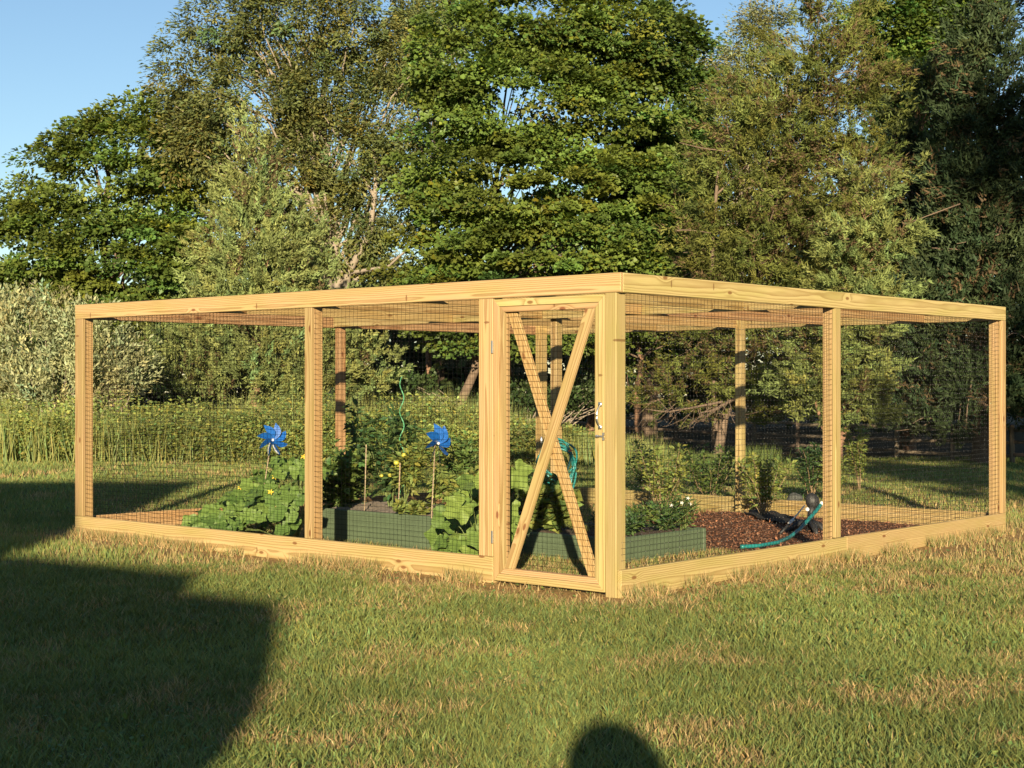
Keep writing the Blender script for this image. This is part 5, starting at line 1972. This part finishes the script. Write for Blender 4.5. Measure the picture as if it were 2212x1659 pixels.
# ================================================================== BEHIND THE CAMERA: what throws the long shadows
TAN = math.tan(SUN_EL)
HX = -7.0
def xz_prism(name, poly, y0, y1, parent, mat):
    bm = bmesh.new()
    a = [bm.verts.new((x, y1, z)) for x, z in poly]
    b = [bm.verts.new((x, y0, z)) for x, z in poly]
    bm.faces.new(a); bm.faces.new(b[::-1])
    for i in range(len(poly)):
        bm.faces.new((a[i], b[i], b[(i + 1) % len(poly)], a[(i + 1) % len(poly)]))
    bmesh.ops.recalc_face_normals(bm, faces=bm.faces)
    return link(name, bm_mesh(name, bm), parent, M[mat])


HOUSE = empty('house', (-9, -10, 0), label='pale sided two-storey house with a one-storey wing behind the photographer', cat='house')
xz_prism('wall', [(-17, -0.2), (-5.6, -0.2), (-5.6, 5.9), (-17, 5.9)], -15, HX, HOUSE, 'siding')
bm = bmesh.new()
e0, e1, rz, ry = 5.75, HX + 0.4, 8.25, -11.0
vs = [bm.verts.new(p) for p in ((-17.5, e1, e0), (-5.14, e1, e0), (-5.75, ry, rz), (-17.5, ry, rz), (-17.5, -15.4, e0), (-5.14, -15.4, e0))]
bm.faces.new((vs[0], vs[1], vs[2], vs[3])); bm.faces.new((vs[3], vs[2], vs[5], vs[4])); bm.faces.new((vs[1], vs[5], vs[2])); bm.faces.new((vs[0], vs[3], vs[4])); bm.faces.new((vs[0], vs[4], vs[5], vs[1]))
link('roof', bm_mesh('roof', bm), HOUSE, M['shingle'])
xz_prism('wing_wall', [(-5.58, -0.2), (-1.80, -0.2), (-1.80, 3.0), (-2.15, 3.9), (-5.58, 4.6)], -12.0, HX, HOUSE, 'siding')
xz_prism('wing_roof', [(-5.59, 4.62), (-2.20, 3.92), (-1.85, 3.0), (-1.66, 3.02), (-1.56, 3.13), (-1.50, 3.28), (-1.67, 3.60), (-1.93, 4.03), (-2.09, 4.17), (-2.82, 4.28), (-3.00, 4.54), (-4.80, 4.84), (-5.59, 4.88)], -12.3, HX + 0.02, HOUSE, 'shingle')
for x, z in ((-13, 1.6), (-9.5, 1.6), (-13, 4.4), (-9.5, 4.4), (-6.8, 4.4), (-3.4, 1.7)):
    o = link('window', box_mesh('window', 1.0, 0.08, 1.3, 0.01), HOUSE, M['white'], Matrix.Translation((x, HX + 0.02, z)))
    link('pane', box_mesh('pane', 0.84, 0.03, 1.14, 0.0), HOUSE, M['glass'], Matrix.Translation((x, HX + 0.06, z)))
link('door', box_mesh('door', 0.95, 0.08, 2.05, 0.01), HOUSE, M['white'], Matrix.Translation((-6.8, HX + 0.02, 1.05)))

def shade_tree(name, label, base, lobes, n_clump, per, leaf, seed):
    rng = np.random.default_rng(seed)
    t = tree_empty(name, base, label, group='trees behind the photographer')
    Cc, dirs = sample_clumps([(np.array(c, dtype=float), np.array(r, dtype=float)) for c, r in lobes], n_clump, rng, 0.3, 0.4)
    idx = np.repeat(np.arange(len(Cc)), per)
    m = len(idx)
    P = Cc[idx] + ball(m, rng) * (rng.random((m, 1)) ** .5) * 1.3
    ln = leaf * (.6 + .8 * rng.random(m))
    V, T, k = leaf_arrays(P, ball(m, rng), ball(m, rng) + np.array([0, -.8, .5]), ln, ln * .8, .1)
    link('crown', raw_mesh('crown', V, T, np.repeat(vary(MAPLE, m, .2, .1, rng), k, 0)), t, M['leaf'])
    wood_skeleton(base, (base[0], base[1], max(c[2] for c, r in lobes)), 0.5, Cc, rng, 'bark', t, 40)


shade_tree('spruce_tree', 'tall spreading tree behind the photographer to the right', (17.0, -14, 0),
           [((15.6, -13, 9.0), (9.0, 4, 3.6)), ((17.2, -14, 17.0), (7.6, 5, 4.5)), ((18.0, -14, 25.0), (6.8, 5, 6)), ((24, -14, 12), (9, 5, 8)), ((25, -14, 24), (8, 5, 8)), ((14.5, -13, 6.5), (7.6, 4, 2.5))],
           620, 60, 0.62, 161)

# the photographer, whose head and raised arms shade the grass
def person():
    t = empty('person', (0.28, -0.55, 0), label='person in a dark top standing and holding a phone up in both hands', cat='person')
    bx, by = 0.28, -0.55
    nodes = {
        'pelvis': (bx, by, 0.98, .15, .11), 'waist': (bx, by, 1.10, .14, .10), 'chest': (bx, by, 1.30, .165, .115), 'neckb': (bx, by, 1.44, .085, .07), 'neck': (bx, by + .01, 1.50, .055, .055),
        'head0': (bx, by + .02, 1.565, .075, .085), 'head1': (bx, by + .02, 1.63, .080, .098), 'head2': (bx, by + .01, 1.69, .072, .088),
        'shL': (bx - .185, by, 1.40, .065, .06), 'elL': (bx - .25, by + .20, 1.24, .045, .045), 'wrL': (bx - .27, by + .40, 1.36, .030, .030), 'haL': (bx - .26, by + .44, 1.43, .038, .028),
        'shR': (bx + .185, by, 1.40, .065, .06), 'elR': (bx + .25, by + .18, 1.22, .045, .045), 'wrR': (bx + .02, by + .40, 1.34, .030, .030), 'haR': (bx - .06, by + .44, 1.42, .038, .028),
        'hiL': (bx - .10, by, .92, .095, .095), 'knL': (bx - .11, by + .03, .50, .062, .065), 'anL': (bx - .12, by - .01, .09, .042, .045), 'toL': (bx - .13, by + .16, .035, .042, .03),
        'hiR': (bx + .10, by, .92, .095, .095), 'knR': (bx + .11, by + .03, .50, .062, .065), 'anR': (bx + .12, by - .01, .09, .042, .045), 'toR': (bx + .13, by + .16, .035, .042, .03)}
    edges = [('pelvis', 'waist'), ('waist', 'chest'), ('chest', 'neckb'), ('neckb', 'neck'), ('neck', 'head0'), ('head0', 'head1'), ('head1', 'head2'),
             ('chest', 'shL'), ('shL', 'elL'), ('elL', 'wrL'), ('wrL', 'haL'), ('chest', 'shR'), ('shR', 'elR'), ('elR', 'wrR'), ('wrR', 'haR'),
             ('pelvis', 'hiL'), ('hiL', 'knL'), ('knL', 'anL'), ('anL', 'toL'), ('pelvis', 'hiR'), ('hiR', 'knR'), ('knR', 'anR'), ('anR', 'toR')]
    # five short fingers on each hand, closed on the phone
    for s, hx in (('L', bx - .26), ('R', bx - .06)):
        for k in range(5):
            x = hx + (-0.032 + 0.016 * k)
            nodes[f'f{s}{k}a'] = (x, by + .455, 1.465 if k else 1.44, .0095, .0095)
            nodes[f'f{s}{k}b'] = (x, by + .475, 1.485 if k else 1.46, .0085, .0085)
            edges += [(f'ha{s}', f'f{s}{k}a'), (f'f{s}{k}a', f'f{s}{k}b')]
    names = list(nodes)
    me = bpy.data.meshes.new('body')
    me.from_pydata([nodes[n][:3] for n in names], [(names.index(a), names.index(b)) for a, b in edges], [])
    o = link('body', me, t, M['shirt'])
    sk = o.modifiers.new('skin', 'SKIN')
    for i, n in enumerate(names):
        sv = me.skin_vertices[0].data[i] if me.skin_vertices else None
        if sv is None: break
        sv.radius = nodes[n][3:5]
        sv.use_root = (n == 'pelvis')
    ss = o.modifiers.new('sub', 'SUBSURF')
    ss.levels = ss.render_levels = 1
    bm = bmesh.new()
    bmesh.ops.create_uvsphere(bm, u_segments=24, v_segments=14, radius=1.0)
    bmesh.ops.scale(bm, vec=(0.178, 0.150, 0.135), verts=bm.verts)
    for v in bm.verts:
        if v.co.z < 0.03: v.co.x *= 1.0 + 3.2 * (0.03 - v.co.z); v.co.z *= 1.5 if v.co.z < 0 else 1
    for v in [v for v in bm.verts if v.co.y > 0.06 and v.co.z < 0.02]:
        v.co.y = 0.06
    place('hair', bm_mesh('hair', bm, True), t, 'hair', (bx, by - .005, 1.655))
    return t


person()

tot = sum(len(o.data.polygons) for o in bpy.data.objects if o.type == 'MESH')
print('faces in all', tot)
